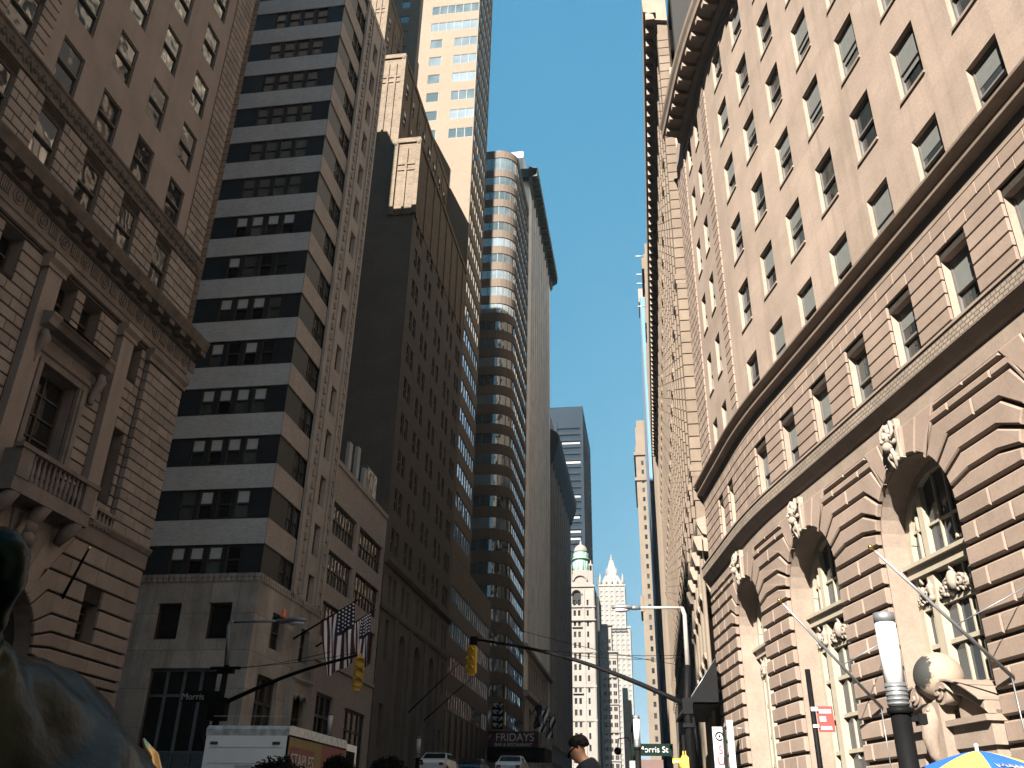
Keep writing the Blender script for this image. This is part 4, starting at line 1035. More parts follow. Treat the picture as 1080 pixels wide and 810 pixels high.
# dark netted tower
M['net'] = plain('dark_netting', (0.012, 0.0132, 0.0148), rough=.9, var=.3, scale=.4)
n = thing('netted_tower', 'narrow dark tower wrapped in netting and scaffold, between the two pale towers', 'tower', (-17.5, 296, G))
k = MB(); k.box(-19.4, -15.75, 290, 305, 5, 69.5)
part('wall', k, M['net'], n); k = MB()
for x in (-19.3, -18.3, -17.3, -16.4, -15.75): k.tube([(x, 289.7, 5), (x, 289.7, 77 + (x * 3) % 2)], .07, 5)
for z in range(10, 77, 3): k.tube([(-19.4, 289.7, z), (-15.7, 289.7, z)], .06, 5)
part('scaffold', k, M['bronze_frame'], n)
full_size(n, 1.6)
# ornate white skyscraper with the pointed crown
J = thing('ornate_white_skyscraper', 'ornate white skyscraper with corner pinnacles and a tall pointed crown', 'skyscraper', (-29, 760, G))
mb = MB(); SJ = south(750.)
def jbox(x0, x1, y0, z0, z1, nb, fl=4., ribs=True):
    ops = []; F = south(y0); du = (x1 - x0) / nb
    for q in range(nb):
        for k in range(int((z1 - z0 - 4) / fl)): ops.append((x0 + du * (q + .3), x0 + du * (q + .7), z0 + 1 + fl * k, z0 + 3.1 + fl * k))
    fwall(mb, F, x0, x1, z0, z1, ops, .6); fwall(mb, east(x1), y0, y0 + 25, z0, z1); mb.box(x0, x1, y0 + .7, y0 + 25, z0, z1)
    if ribs:
        for q in range(nb + 1): fbox(mb, F, max(x0, x0 + du * q - .35), min(x1, x0 + du * q + .35), 0, .5, z0, z1)
    fbox(mb, F, x0 - .4, x1 + .4, 0, .9, z1 - 1.6, z1)
jbox(-44., -15., 752, 10, 152, 7); jbox(-40.5, -18.2, 750, 150, 187, 5)
def pyramid(cx, cy, w0, w1, z0, z1):
    b = [(cx - w0, cy - w0), (cx + w0, cy - w0), (cx + w0, cy + w0), (cx - w0, cy + w0)]; t = [(cx - w1, cy - w1), (cx + w1, cy - w1), (cx + w1, cy + w1), (cx - w1, cy + w1)]
    for q in range(4):
        r = (q + 1) % 4; mb.face([(*b[q], z0), (*b[r], z0), (*t[r], z1), (*t[q], z1)])
cx = -29.5
pyramid(cx, 762, 9.2, 8.6, 187, 190); pyramid(cx, 762, 8.2, 4.6, 190, 198); pyramid(cx, 762, 4.6, 4.2, 198, 201); pyramid(cx, 762, 3.9, 1.5, 201, 211); mb.lathe([(1.4, 0), (1.2, 1.5), (.5, 3), (.15, 6)], (cx, 762, 211), 8)
for sx in (-1, 1):
    for y in (752, 771): mb.lathe([(1.6, 0), (1.5, 6), (1.0, 8), (.2, 13)], (cx + sx * 9.6, y, 184), 8)
    for f in (.35,): mb.lathe([(.7, 0), (.6, 4), (.1, 8)], (cx + sx * 4.3, 757, 196), 6)
for q in range(5): mb.lathe([(.6, 0), (.5, 3), (.1, 6)], (-39 + q * 4.8, 750.5, 187), 6)
part('shaft', mb, M['whitestone2'], J)
mb = MB(); 
for q in range(4): mb.box(cx - 5 + 2.6 * q, cx - 4 + 2.6 * q, 753.0 + 2.2, 753.3 + 3.4, 191.3, 193.6)
mb.box(-41, -17.6, 749, 750, 148.5, 149.3); part('crown_opening', mb, M['net'], J); full_size(J, 1.5)
# corniced block in front of it
J2 = thing('white_corniced_block', 'white corniced office block standing just in front of the pointed skyscraper', 'building', (-22, 500, G))
W2 = Windows(J2)
ribs = MB()
for (x0, x1, z0, z1, nb) in ((-26.4, -17.9, 8, 87.5, 3), (-26., -20.6, 87.5, 102, 2)):
    ops = []; F = south(500.); du = (x1 - x0) / nb
    for q in range(nb):
        for k in range(int((z1 - z0 - 3) / 4)):
            for d in (.28, .62): ops.append((x0 + du * (q + d) - .45, x0 + du * (q + d) + .45, z0 + 1 + 4 * k, z0 + 3.2 + 4 * k)); W2.put(F, x0 + du * (q + d), z0 + 1 + 4 * k, .9, 2.2, .3, 'plain', [M['bronze_frame']], M['glass_black'])
    fwall(ribs, F, x0, x1, z0, z1, ops, .45); fwall(ribs, east(x1), 500, 512, z0, z1); ribs.box(x0, x1, 500.5, 512, z0, z1)
    fprof(ribs, F, x0 - .3, x1 + .8, [(0, z1 - .8), (1.2, z1), (1.2, z1 + .7), (0, z1 + 1)])
for z in (32, 46, 60, 74): fprof(ribs, F, -26.4, -17.5, [(0, z), (.8, z + .3), (.8, z + .8), (0, z + 1)]) if False else fprof(ribs, south(500.), -26.6, -17.5, [(0, z), (.8, z + .3), (.8, z + .8), (0, z + 1)])
part('wall', ribs, M['whitestone'], J2); W2.build(); full_size(J2, 1.2)
J3 = thing('tan_setback_building', 'tan building with a copper mansard, right beside the white corniced block', 'building', (-15, 560, G))
k = MB(); ribbed(J3, south(560.), -17.6, -12.6, 8, 70, 3, 4., M['tan'], .4, .3); k.box(-17.6, -12.6, 560.5, 580, 8, 70); k.box(-12.6, -11.5, 566, 600, 8, 62); part('inner_mass', k, M['tan'], J3)
k = MB(); k.prism([(-17.6, 560), (-14.5, 560), (-14.5, 570), (-17.6, 570)], 70, 77); part('mansard', k, M['verdigris'], J3); full_size(J3, 1.2)
R1 = thing('red_brick_side', 'thin strip of red brown brick building left of the domed tower', 'building', (-25, 256, G))
k = MB(); k.box(-30, -23.85, 255, 259, 5, 44); k.lathe([(.6, 0), (.4, 1.5), (.05, 3)], (-24.2, 255.5, 44), 6); fbox(k, south(255), -30, -23.7, 0, .4, 30, 30.6); part('wall', k, stone('red_brown_brick', (0.115, 0.0652, 0.046), var=.15, streak=.3), R1); full_size(R1, 1.6)

# ================================================================== right side beyond the curved front
M['pale'] = stone('pale_buff_stone', (0.105, 0.0843, 0.0645), var=.08, nscale=.2, streak=.2, bump=.05)
M['brightstone'] = stone('bright_limestone', (0.44, 0.376, 0.305), var=.05, streak=.1, bump=0)  # for walls out of view, paled to brighten the window reflections
M['pierblock'] = stone('tan_pier_blocks', (0.109, 0.0831, 0.0626), var=.1, nscale=.8, island=.2, streak=.2, bump=.15)
Kp = thing('pier_fronted_building', 'tall tan building of deep rusticated piers and cornices, beyond the curved front', 'building', (4, 90, G))
WP = Windows(Kp); XP = 3.75; PF = west(XP); P0_, P1_ = 48.6, 138.
pc = [49.4 + 3.3 * k for k in range(27)]
mb = MB(); ops = []
for a, b in zip(pc[:-1], pc[1:]):
    c = (a + b) / 2
    for k in range(12):
        z = 19.4 + 3.3 * k; ops.append((c - .65, c + .65, z, z + 2.2)); WP.put(PF, c, z, 1.3, 2.2, .4, 'sash', [M['greyframe'], M['tantrim']], M['glass_dark'])
fwall(mb, PF, P0_, P1_, G, 64, ops, .45); part('wall', mb, M['tan'], Kp)
mb = MB()
for i, c in enumerate(pc):
    far = i > 9
    rusticate(mb, Plane(XP - .75, 0, 0, 1, -1, 0), c - .5, c + .5, [18.4 + (.8 if not far else 1.6) * k for k in range(48 if not far else 24)], proj=.06, hg=.03, vg=.01, bev=.02, L=2., seed=i)
    fbox(mb, PF, c - .48, c + .48, -.1, .74, 16.4, 57)
    rusticate(mb, Plane(0, c - .5, 1, 0, 0, -1), XP - .8, XP - .0, [18.4 + .8 * k for k in range(48)], proj=.05, hg=.03, vg=.01, bev=.02, L=2., seed=i) if not far else None
    for z in (20.2, 33.5, 46.5): fbox(mb, PF, c - .6, c + .6, 0, .92, z, z + .4); fbox(mb, PF, c - .56, c + .56, 0, .86, z - .3, z)
part('rusticated_piers', mb, M['pierblock'], Kp)
mb = MB(); fprof(mb, PF, P0_, P1_, [(0, 57), (.9, 57.2), (1., 57.8), (1.75, 58.2), (1.8, 59.6), (0, 60)])
for k in range(70): fbox(mb, PF, P0_ + 1.3 * k, P0_ + 1.3 * k + .5, .8, 1.6, 57.3, 58.0)
fprof(mb, PF, P0_, P1_, [(0, 16.2), (.5, 16.4), (.75, 16.9), (.8, 17.2), (0, 17.5)])
for i, c in enumerate(pc[:10]):
    fprof(mb, PF, c - .55, c + .55, [(0, 15.4), (.8, 15.5), (1.0, 16.1), (1.0, 16.3), (0, 16.4)])
    for z in (12.6, 9.4):
        fprof(mb, PF, c + .7, c + 2.5, [(0, z), (.5, z + .1), (.8, z + .5), (.85, z + .75), (0, z + .85)])
part('cornice', mb, M['tantrim'], Kp)
mb = MB(); fwall(mb, west(XP - .55), P0_, P1_, G, 16.2, [(a + 1.1, b - 1.1, 3.5, 12) for a, b in zip(pc[:-1], pc[1:])], .5)
dk = MB()
for i, c in enumerate(pc[:-1]):
    if i < 3: continue
    fbox(dk, PF, c + .5, c + 2.6, .02, .5, 20, 56.8)  # dark panels added between piers, painting in the black recess shade
    for z in range(22, 56, 3): fbox(dk, PF, c + .5, c + 2.6, .5, .56, z, z + .5)
    part('bay_front', dk, M['bronze_frame'], Kp); dk = MB()
for i, c in enumerate(pc[:12]):
    for d in (-.45, -.15, .15, .45): mb.tube([PF(c + d, G, .62), PF(c + d, 15, .62)], .11, 6)
part('fluted_base', mb, M['pale'], Kp)
k = MB(); k.box(XP + .5, 40, P0_ + .5, P1_, G, 64); k.box(XP + .6, 40, 60, 138, 64, 64.5); part('inner_mass', k, M['soot'], Kp)
k = MB(); fwall(k, west(9.), 50, 138, 64, 132, [(52 + 4 * q, 54 + 4 * q, 66 + 4 * z, 68.3 + 4 * z) for q in range(21) for z in range(16)], .3); fwall(k, south(50), 9, 40, 64, 132); k.box(9.4, 40, 50.4, 138, 64, 131.9); part('setback_tower', k, M['brightstone'], Kp)  # unseen upper tower in paled stone, raised to be mirrored in the window strips
WP.build()
# pale tower, glass tower and end tower further up on the right
Np = thing('pale_slab_tower', 'pale buff tower with projecting fins, above and beyond the deep piers', 'tower', (3, 160, G))
k = MB(); k.box(2.9, 20, 139, 188, G, 101); 0
for q in range(12): k.box(2.6, 2.9, 139.5 + 4 * q, 140.3 + 4 * q, G, 99)
k.box(2.2, 3.2, 140, 150, 96, 98.5); k.box(2.4, 3.2, 150, 158, 90, 93); part('wall', k, M['pale'], Np)
k = MB()
for z, y in ((99.5, 141), (98, 145), (97.2, 147), (95, 152)): k.tube([(2.6, y, z), (1.1, y, z + .1)], .12, 6)
part('rods', k, M['antenna'], Np)
Bg = thing('blue_glass_tower', 'thin sliver of blue reflective glass tower in front of the far white tower', 'tower', (2.8, 250, G))
M['blueglass'] = glass('blue_curtain_glass', (.05, .115, .2), (.08, .16, .26), ior=1.3, wob=.05)  # sky reflection painted into the base colour, true mirroring turned down
k = MB(); k.box(2.1, 22, 190, 300, G, 121); part('curtain_wall', k, M['blueglass'], Bg)
k = MB()
for q in range(28): k.tube([(2.07, 190 + 4 * q, G), (2.07, 190 + 4 * q, 121)], .12, 4)
for z in range(8, 121, 4): k.tube([(2.07, 190, z), (2.07, 300, z)], .08, 4)
part('mullions', k, M['steelblue'], Bg)
k = MB(); k.box(1.7, 8, 192, 200, 121, 125); part('roof_block', k, M['whitestone'], Bg)
o = thing('pale_office_block', 'tall pale office block hidden behind the deep piers and the glass tower', 'building', (40, 280, G)); k = MB(); fwall(k, west(23.), 140, 420, G, 260, [(142 + 7 * q, 144 + 7 * q, 30 + 8 * z, 33 + 8 * z) for q in range(39) for z in range(28)], .3); k.box(23.4, 60, 140, 420, G, 259.8); part('wall', k, M['brightstone'], o)  # added out of view as a bright surface for the window reflections
L = thing('far_white_tower', 'far white stepped tower with one column of small windows, past the blue glass sliver', 'tower', (2, 400, G))
WL = Windows(L); SL = south(400.); mb = MB(); ops = []
for k in range(32):
    for c in (1.1, 5.6): ops.append((c - .65, c + .65, 20 + 4.6 * k, 22.2 + 4.6 * k)); WL.put(SL, c, 20 + 4.6 * k, 1.3, 2.2, .3, 'plain', [M['bronze_frame']], M['glass_dark'])
fwall(mb, SL, -2.0, 11, 8, 168, [o for o in ops if o[3] < 166], .5); fwall(mb, west(-2.0), 400, 440, 8, 168, [(404 + 4 * q, 406 + 4 * q, 20 + 4.6 * k, 22.6 + 4.6 * k) for q in range(8) for k in range(28)], .4); fwall(mb, SL, -1.6, 11, 168, 178); fwall(mb, west(-1.6), 400, 440, 168, 178)
for z in (150, 163): fbox(mb, SL, -2.9, 11.5, -40, .9, z, z + 1.5)
fbox(mb, SL, -3.0, -1.6, -20, .4, 88, 95); mb.box(-1.0, 11, 403, 435, 178, 183)
part('wall', mb, M['pale'], L)
k = MB(); k.box(-1.9, 11, 400.6, 440, 8, 167.8); part('inner_mass', k, M['soot'], L); WL.items = [t for t in WL.items if t[1][2] < 162]; WL.build()
# blocks round the square behind the camera, which hem in the sky
for nm, lab, (x0, x1, y0, y1, z1) in (('customs_house', 'low broad grey stone building across the square behind the camera', (-30, 60, -190, -120, 38)), ('office_block', 'tall pale office block closing the east side of the square', (34, 70, -110, -24, 120)), ('office_slab', 'tall grey office slab far behind the square', (-90, 90, -290, -250, 118))):
    o = thing(nm, lab, 'building', ((x0 + x1) / 2, (y0 + y1) / 2, G)); k = MB()
    fwall(k, north(y1), x0, x1, G, z1, [(x0 + 2 + 4 * q, x0 + 4 + 4 * q, 4 + 4 * z, 6.4 + 4 * z) for q in range(int((x1 - x0) / 4) - 1) for z in range(int(z1 / 4) - 2)], .4); fwall(k, west(x0), y0, y1, G, z1, [(y0 + 2 + 4 * q, y0 + 4 + 4 * q, 4 + 4 * z, 6.4 + 4 * z) for q in range(int((y1 - y0) / 4) - 1) for z in range(int(z1 / 4) - 2)], .4)
    part('wall', k, M['pierstone'], o); k = MB(); k.box(x0 + .5, x1, y0, y1 - .5, G, z1 - .1); part('inner_mass', k, M['soot'], o)
# a block out of the picture behind the camera on the left, which shades the square
S = thing('grey_office_block', 'plain grey office block behind the square, south of the ornate brown building', 'building', (-35, -75, G))
k = MB(); fwall(k, east(-17.5), -110, -50, G, 40, [(-107 + 4 * q, -105 + 4 * q, 4 + 4 * z, 6.4 + 4 * z) for q in range(14) for z in range(8)], .3); fwall(k, north(-50.), -60, -17.5, G, 40, [(-58 + 4 * q, -56 + 4 * q, 4 + 4 * z, 6.4 + 4 * z) for q in range(10) for z in range(8)], .3); part('wall', k, M['pierstone'], S)
k = MB(); k.box(-60, -17.9, -110, -50.4, G, 39.8); part('inner_mass', k, M['soot'], S)
# ================================================================== ground
M['asphalt'] = stone('asphalt', (.035, .035, .037), var=.2, nscale=.8, streak=0, bump=.2, rough=.9)
M['paving'] = stone('dark_slab_paving', (.075, .073, .07), var=.12, nscale=.5, brick=(1.5, 1.5, .012, (.04, .04, .04)), streak=0, bump=.15)
M['paint'] = plain('white_road_paint', (.7, .7, .68), rough=.8, var=.12)
ys = [-400, -60, 0, 18] + list(range(22, 61, 4)) + [70, 100, 140, 300, 900, 4000]
def strip(mb, x0, x1, dz, y0=-60, y1=900, edge=0.):
    yy = [y for y in sorted(set(ys + [y0, y1])) if y0 <= y <= y1]
    for a, b in zip(yy[:-1], yy[1:]):
        mb.face([(x0, a, zg(a) + dz), (x1, a, zg(a) + dz), (x1, b, zg(b) + dz), (x0, b, zg(b) + dz)])
        if edge:
            for x in (x0, x1): mb.face([(x, a, zg(a)), (x, b, zg(b)), (x, b, zg(b) + dz), (x, a, zg(a) + dz)])
mb = MB(); strip(mb, -3000, 3000, 0, -400, 4000); ground('road', mb, M['asphalt'])
mb = MB(); strip(mb, -20, -16.6, .13, -60, 36, 1); strip(mb, -20, -16.6, .13, 41.5, 900, 1); strip(mb, -.6, 30, .13, 8, 900, 1); strip(mb, -9, 30, .13, -60, 8, 1); mb.box(-1.5, .6, 8.9, 10.2, G, G + .27); ground('pavement', mb, M['paving'])
mb = MB()
for y in range(20, 200, 8):
    for x in (-12.2, -8.4, -4.6): mb.face([(x - .06, y, zg(y) + .006), (x + .06, y, zg(y) + .006), (x + .06, y + 3, zg(y + 3) + .006), (x - .06, y + 3, zg(y + 3) + .006)])
for q in range(16): mb.face([(-16 + q, 37, zg(37) + .006), (-15.5 + q, 37, zg(37) + .006), (-15.5 + q, 40, zg(40) + .006), (-16 + q, 40, zg(40) + .006)])
ground('road_markings', mb, M['paint'])

# ================================================================== street furniture
M['black'] = plain('black_painted_steel', (0.004, 0.004, 0.0045), rough=.6, var=.2, spec=.06)
M['galv'] = plain('galvanised_steel', (0.17, 0.18, 0.19), rough=.45, metal=.6, var=.15)
M['yellow'] = plain('yellow_signal_paint', (0.54, 0.315, 0.0225), rough=.45, var=.08)
M['red'] = plain('red_sign', (0.24, 0.016, 0.013), rough=.5, var=.05)
M['white'] = plain('white_sign', (0.3, 0.3, 0.295), rough=.5, var=.04)
M['green'] = plain('dark_green_sign', (0.003, 0.009, 0.0075), rough=.7, var=.05, spec=.05)
M['diffuser'] = plain('white_lamp_diffuser', (0.5, 0.5, 0.51), rough=.35, var=.02)
M['gold'] = plain('gilded_ball', (.75, .45, .08), rough=.25, metal=1., var=.05)
M['orange'] = plain('orange_plastic', (.75, .14, .04), rough=.4, var=.05)
def signal(root, c, ang=0, n=3):
    """a signal head seen from its back and side"""
    F = MB(); w, h, d = .34, 1.08, .22; ca, sa = math.cos(ang), math.sin(ang)
    M4 = Matrix.Translation(c) @ Matrix.Rotation(ang, 4, 'Z')
    b = MB(); b.box(-w / 2, w / 2, -d / 2, d / 2, -h / 2, h / 2); b.box(-.05, .05, -.05, .05, h / 2, h / 2 + .18); b.box(-.14, .14, -.08, .08, h / 2 + .0, h / 2 + .05); b.box(-.1, .1, -.1, .1, -h / 2 - .1, -h / 2)
    for k in range(3):
        z = h / 2 - .18 - .36 * k; b.box(-w / 2 - .012, w / 2 + .012, -d / 2 - .012, d / 2, z - .17, z + .17)
        b.tube([(0, d / 2 - .02, z), (0, d / 2 + .06, z)], .15, 12)
        for q in range(5):
            t = math.pi * (q + .0) / 5; t2 = math.pi * (q + 1.) / 5
            b.face([(.15 * math.cos(t), d / 2 + .05, z + .15 * math.sin(t)), (.15 * math.cos(t2), d / 2 + .05, z + .15 * math.sin(t2)), (.15 * math.cos(t2), d / 2 + .27, z + .14 * math.sin(t2)), (.15 * math.cos(t), d / 2 + .27, z + .14 * math.sin(t))])
    F.merge(b, M4); return part('signal_head', F, M['yellow'], root)
def lamp_head(root, c, dirx):
    m = MB(); m.tube([(c.x - dirx * .3, c.y, c.z), (c.x, c.y, c.z), (c.x + dirx * .1, c.y, c.z)], [.09, .1, .1], 8)
    b = MB(); b.ball((c.x + dirx * .45, c.y, c.z + .02), .42, 14, 1.15, .55, .32); m.merge(b); part('lamp_head', m, M['galv'], root)
    b = MB(); b.ball((c.x + dirx * .5, c.y, c.z - .08), .3, 12, 1.1, .6, .35); part('lens', b, M['diffuser'], root)
def cable(root, pts, r=.012, sag=.0, name='cable'):
    m = MB()
    for a, b in pts:
        a, b = Vector(a), Vector(b); q = [a.lerp(b, t / 8) - Vector((0, 0, sag * 4 * (t / 8) * (1 - t / 8))) for t in range(9)]; m.tube(q, r, 5)
    part(name, m, M['black'], root)
# left: pole with lamp arm, mast arm and signal
Yp = 33.
b0 = atY(231, 748, Yp); tp = atY(242, 656, Yp)
P = thing('traffic_light_pole', 'black pole with grey lamp arm and yellow signal, in front of the banded tower base', 'street pole', (b0.x, Yp, zg(Yp)))
m = MB(); m.tube([(b0.x - .25, Yp, zg(Yp)), (b0.x, Yp, 5.5), (b0.x + .03, Yp, 6.9)], [.17, .13, .11], 8); m.lathe([(.26, 0), (.26, .5), (.2, .9), (.15, 1.1)], (b0.x - .25, Yp, zg(Yp)), 8); part('pole', m, M['black'], P)
m = MB(); m.tube([(b0.x + .03, Yp, 6.8), (tp.x, Yp, tp.z - .15), (tp.x + .03, Yp, tp.z), (tp.x + .2, Yp, tp.z)], [.1, .07, .06, .055], 8); le = atY(300, 655, Yp); m.tube([(tp.x, Yp, tp.z), (le.x, Yp, le.z)], .05, 8); part('lamp_arm', m, M['galv'], P)
lamp_head(P, le, 1); pc_ = atY(299, 650, Yp); m = MB(); m.lathe([(.1, 0), (.1, .12), (.07, .14), (.07, .3), (.03, .36)], (pc_.x, Yp, pc_.z - .08), 10); part('photocell', m, M['orange'], P)
a1 = atY(377, 691, Yp); m = MB(); q = [Vector((b0.x, Yp, 5.45)).lerp(a1, t / 8) + Vector((0, 0, .18 * math.sin(math.pi * t / 8))) for t in range(9)]; m.tube(q, [.09 - .005 * t for t in range(9)], 8); part('mast_arm', m, M['black'], P)
sg_ = atY(378, 710, Yp); signal(P, Vector((sg_.x, Yp, sg_.z)), R_(200))
m = MB(); m.box(b0.x - .6, b0.x + .6, Yp - .05, Yp + .05, 6.75, 6.85); m.box(b0.x - .3, b0.x + .35, Yp - .12, Yp + .12, 6.6, 6.8); part('bracket', m, M['black'], P); m = MB(); m.box(b0.x - .35, b0.x + .3, Yp - .2, Yp + .2, 4.9, 5.7); part('control_box', m, M['black'], P)
cable(P, [((b0.x, Yp, 6.8), a1 + Vector((0, 0, .1))), ((b0.x, Yp, 6.75), a1 + Vector((-1, 0, .15)))], .012, .1, 'stay_wire')
s0 = atY(207, 737, Yp); m = MB(); m.box(s0.x - .55, b0.x, Yp - .08, Yp - .04, 5.55, 5.95); sn = part('street_sign', m, M['green'], P); text('Morris', .34, M['white'], sn, (s0.x - .1, Yp - .1, 5.74), (R_(90), 0, 0))
# right: pole with lamp arm and mast arm
Yr = 38.; rb_ = atY(725, 745, Yr); rt = atY(718, 641, Yr)
Q = thing('traffic_light_pole', 'black pole beside the awning whose long arm reaches over the street', 'street pole', (rb_.x, Yr, zg(Yr)))
m = MB(); m.tube([(rb_.x + .02, Yr, zg(Yr)), (rb_.x, Yr, 6.2), (rb_.x + .12, Yr, 7.6)], [.2, .16, .12], 8); m.lathe([(.3, 0), (.3, .6), (.22, 1.0), (.18, 1.2)], (rb_.x + .02, Yr, zg(Yr)), 8); part('pole', m, M['black'], Q)
M['palesteel'] = plain('pale_grey_steel', (0.225, 0.216, 0.198), rough=.5, var=.1)
m = MB(); m.tube([(rb_.x + .12, Yr, 7.5), (rt.x + .14, Yr, rt.z - .3), (rt.x + .05, Yr, rt.z)], [.11, .09, .08], 8); l2 = atY(668, 641, Yr); m.tube([(rt.x + .08, Yr, rt.z), (l2.x, Yr, l2.z)], .06, 8); part('lamp_arm', m, M['palesteel'], Q)
lamp_head(Q, l2, -1)
a2 = atY(500, 674, Yr); m = MB(); q = [Vector((rb_.x, Yr, 6.05)).lerp(a2, t / 10) + Vector((0, 0, .42 * math.sin(math.pi * t / 10))) for t in range(11)]; m.tube(q, [.11 - .006 * t for t in range(11)], 8); part('mast_arm', m, M['black'], Q)
s2 = atY(498, 696, Yr); signal(Q, Vector((s2.x, Yr, s2.z)), R_(170))
m = MB(); m.box(rb_.x - .22, rb_.x + .22, Yr - .22, Yr + .22, 5.2, 5.35); m.box(rb_.x - .2, rb_.x + .2, Yr - .2, Yr + .2, 5.7, 6.3); part('bracket', m, M['black'], Q); m = MB(); m.box(a2.x - .15, a2.x + .15, Yr - .1, Yr + .1, a2.z - .25, a2.z + .1); part('arm_clamp', m, M['black'], Q); m = MB(); m.tube([(rb_.x + .3, Yr - .1, 4.2), (rb_.x + .2, Yr - .1, 5.6)], .06, 6); part('conduit', m, M['black'], Q)
w0 = atY(718, 690, Yr); cable(Q, [((w0.x, Yr, 8.0), atY(560, 684, Yr)), ((w0.x, Yr, 7.9), atY(600, 690, Yr)), ((w0.x, Yr, 7.6), (a2.x + 2, Yr, a2.z + .35))], .012, .12, 'stay_wire')
s3 = atY(722, 800, 31.); P3 = thing('signal_post', 'low post with a yellow signal seen edge on, in front of the black mast pole', 'traffic light', (s3.x, 31, zg(31))); m = MB(); m.tube([(s3.x, 31, zg(31)), (s3.x, 31, s3.z + .7)], .06, 8); part('pole', m, M['black'], P3); signal(P3, Vector((s3.x, 31, s3.z - .5)), R_(90))
# street name sign with a crossing signal box under it, far lamp on the same spot
s4 = atY(691, 791, 46.); P4 = thing('street_sign_post', 'black post with a street name plate over a crossing signal box', 'street sign', (s4.x - 1.1, 46, zg(46)))
m = MB(); m.tube([(s4.x - 1.1, 46, zg(46)), (s4.x - 1.1, 46, s4.z + .8)], .08, 8); part('post', m, M['black'], P4)
m = MB(); m.box(s4.x - 1.1, s4.x + .85, 45.9, 45.94, s4.z - .27, s4.z + .27); pl = part('name_plate', m, M['green'], P4); text('Morris St', .38, M['white'], pl, (s4.x - .1, 45.88, s4.z), (R_(90), 0, 0))
m = MB(); m.box(s4.x - .9, s4.x + .35, 45.7, 46.1, s4.z - 1.5, s4.z - .45); part('signal_box', m, plain('dark_red_brown_box', (.06, .03, .025), rough=.5), P4)
m = MB(); m.box(s4.x - 1.25, s4.x - .95, 45.8, 45.9, s4.z - 1.5, s4.z - .5); part('notice', m, M['white'], P4)
# column lamps with tall white diffusers
def column_lamp(x, y, z_top, hw, label):
    h = hw * .22; o = thing('column_lamp', label, 'street lamp', (x, y, zg(y)), 'column lamps with white cylinder heads')
    m = MB(); r = hw * .034 / .34 * .85
    m = MB(); zb = z_top - hw; r = hw * .145
    m.lathe([(r * 1.5, zg(y)), (r * 1.5, zg(y) + .4), (r * .95, zg(y) + .6), (r * .95, zb - hw * .32)], (x, y, 0), 16); m.lathe([(r * 1.2, zb - hw * .42), (r * 1.2, zb - hw * .34)], (x, y, 0), 16)
    m.box(x, x + r * 2.2, y - .05, y + .05, zb - hw * .52, zb - hw * .44); m.box(x + r * 1.5, x + r * 2.3, y - .07, y + .07, zb - hw * .56, zb - hw * .42); part('post', m, M['black'], o)
    m = MB(); m.lathe([(r, zb - hw * .32), (r, zb)], (x, y, 0), 18)
    for q in range(5): m.lathe([(r * 1.05, zb - hw * .3 + q * hw * .06), (r * 1.05, zb - hw * .27 + q * hw * .06)], (x, y, 0), 18)
    part('collar', m, M['galv'], o); m = MB(); m.lathe([(r * 1.04, z_top - hw * .14), (r * 1.04, z_top), (r * .3, z_top + .01)], (x, y, 0), 18); part('cap', m, M['galv'], o)
    m = MB(); m.lathe([(r, zb), (r, z_top - hw * .14)], (x, y, 0), 20); part('diffuser', m, M['diffuser'], o)
n0 = atY(933, 647, 11.5); n1 = atY(943, 715, 11.5); column_lamp(n1.x, 11.5, n0.z, (n0.z - n1.z) * 1.08, 'black column lamp with white cylinder head close by, before the arched windows')
for (x, y0, y1, Y, lab) in ((672, 755, 780, 40., 'small column lamp against the pale sky in the street gap'), (347, 752, 771, 50., 'column lamp with bluish cylinder head in shade behind the white truck'), (441, 777, 794, 58., 'small column lamp in shade before the dark brick tower')):
    a, b = atY(x, y0, Y), atY(x, y1, Y); column_lamp(b.x, Y, a.z, a.z - b.z, lab)
# twin arm lamp post in the gap
t0 = atY(668, 765, 75.); o = thing('ornamental_lamp_post', 'slim dark ornamental lamp post in the street gap', 'street lamp', (t0.x, 75, zg(75))); m = MB()
m.tube([(t0.x, 75, zg(75)), (t0.x, 75, t0.z)], [.16, .06], 8); m.lathe([(.25, 0), (.15, .6), (.02, 1.4)], (t0.x, 75, t0.z - .6), 8); part('post', m, M['black'], o); m = MB()
m.tube([(t0.x, 75, t0.z - 1.6), (t0.x - .5, 75, t0.z - .9), (t0.x - 1.2, 75, t0.z - 1.), (t0.x - 1.3, 75, t0.z - 1.6)], .05, 6); m.ball((t0.x - 1.3, 75, t0.z - 1.9), .3, 10); part('lamp_arm', m, M['black'], o)
# pole with the red parking sign
p0, p1 = atY(851, 706, 20.), atY(866, 810, 20.)
o = thing('parking_sign_pole', 'slim black pole with a small red and white parking sign', 'sign post', (3.3, 20, zg(20))); m = MB(); m.tube([(3.3, 20, zg(20)), (3.28, 20, p0.z)], .055, 8); part('pole', m, M['black'], o)
m = MB(); m.box(3.36, 3.68, 19.98, 20.0, 3.42, 3.92); s_ = part('sign_plate', m, M['red'], o)
m = MB(); m.box(3.40, 3.64, 19.965, 19.978, 3.78, 3.86); m.box(3.40, 3.52, 19.965, 19.978, 3.62, 3.72); m.box(3.40, 3.62, 19.965, 19.978, 3.46, 3.53); m.box(3.24, 3.38, 19.93, 19.95, 3.82, 3.9); m.box(3.24, 3.36, 19.93, 19.95, 3.5, 3.56); part('sign_marks', m, M['white'], s_)
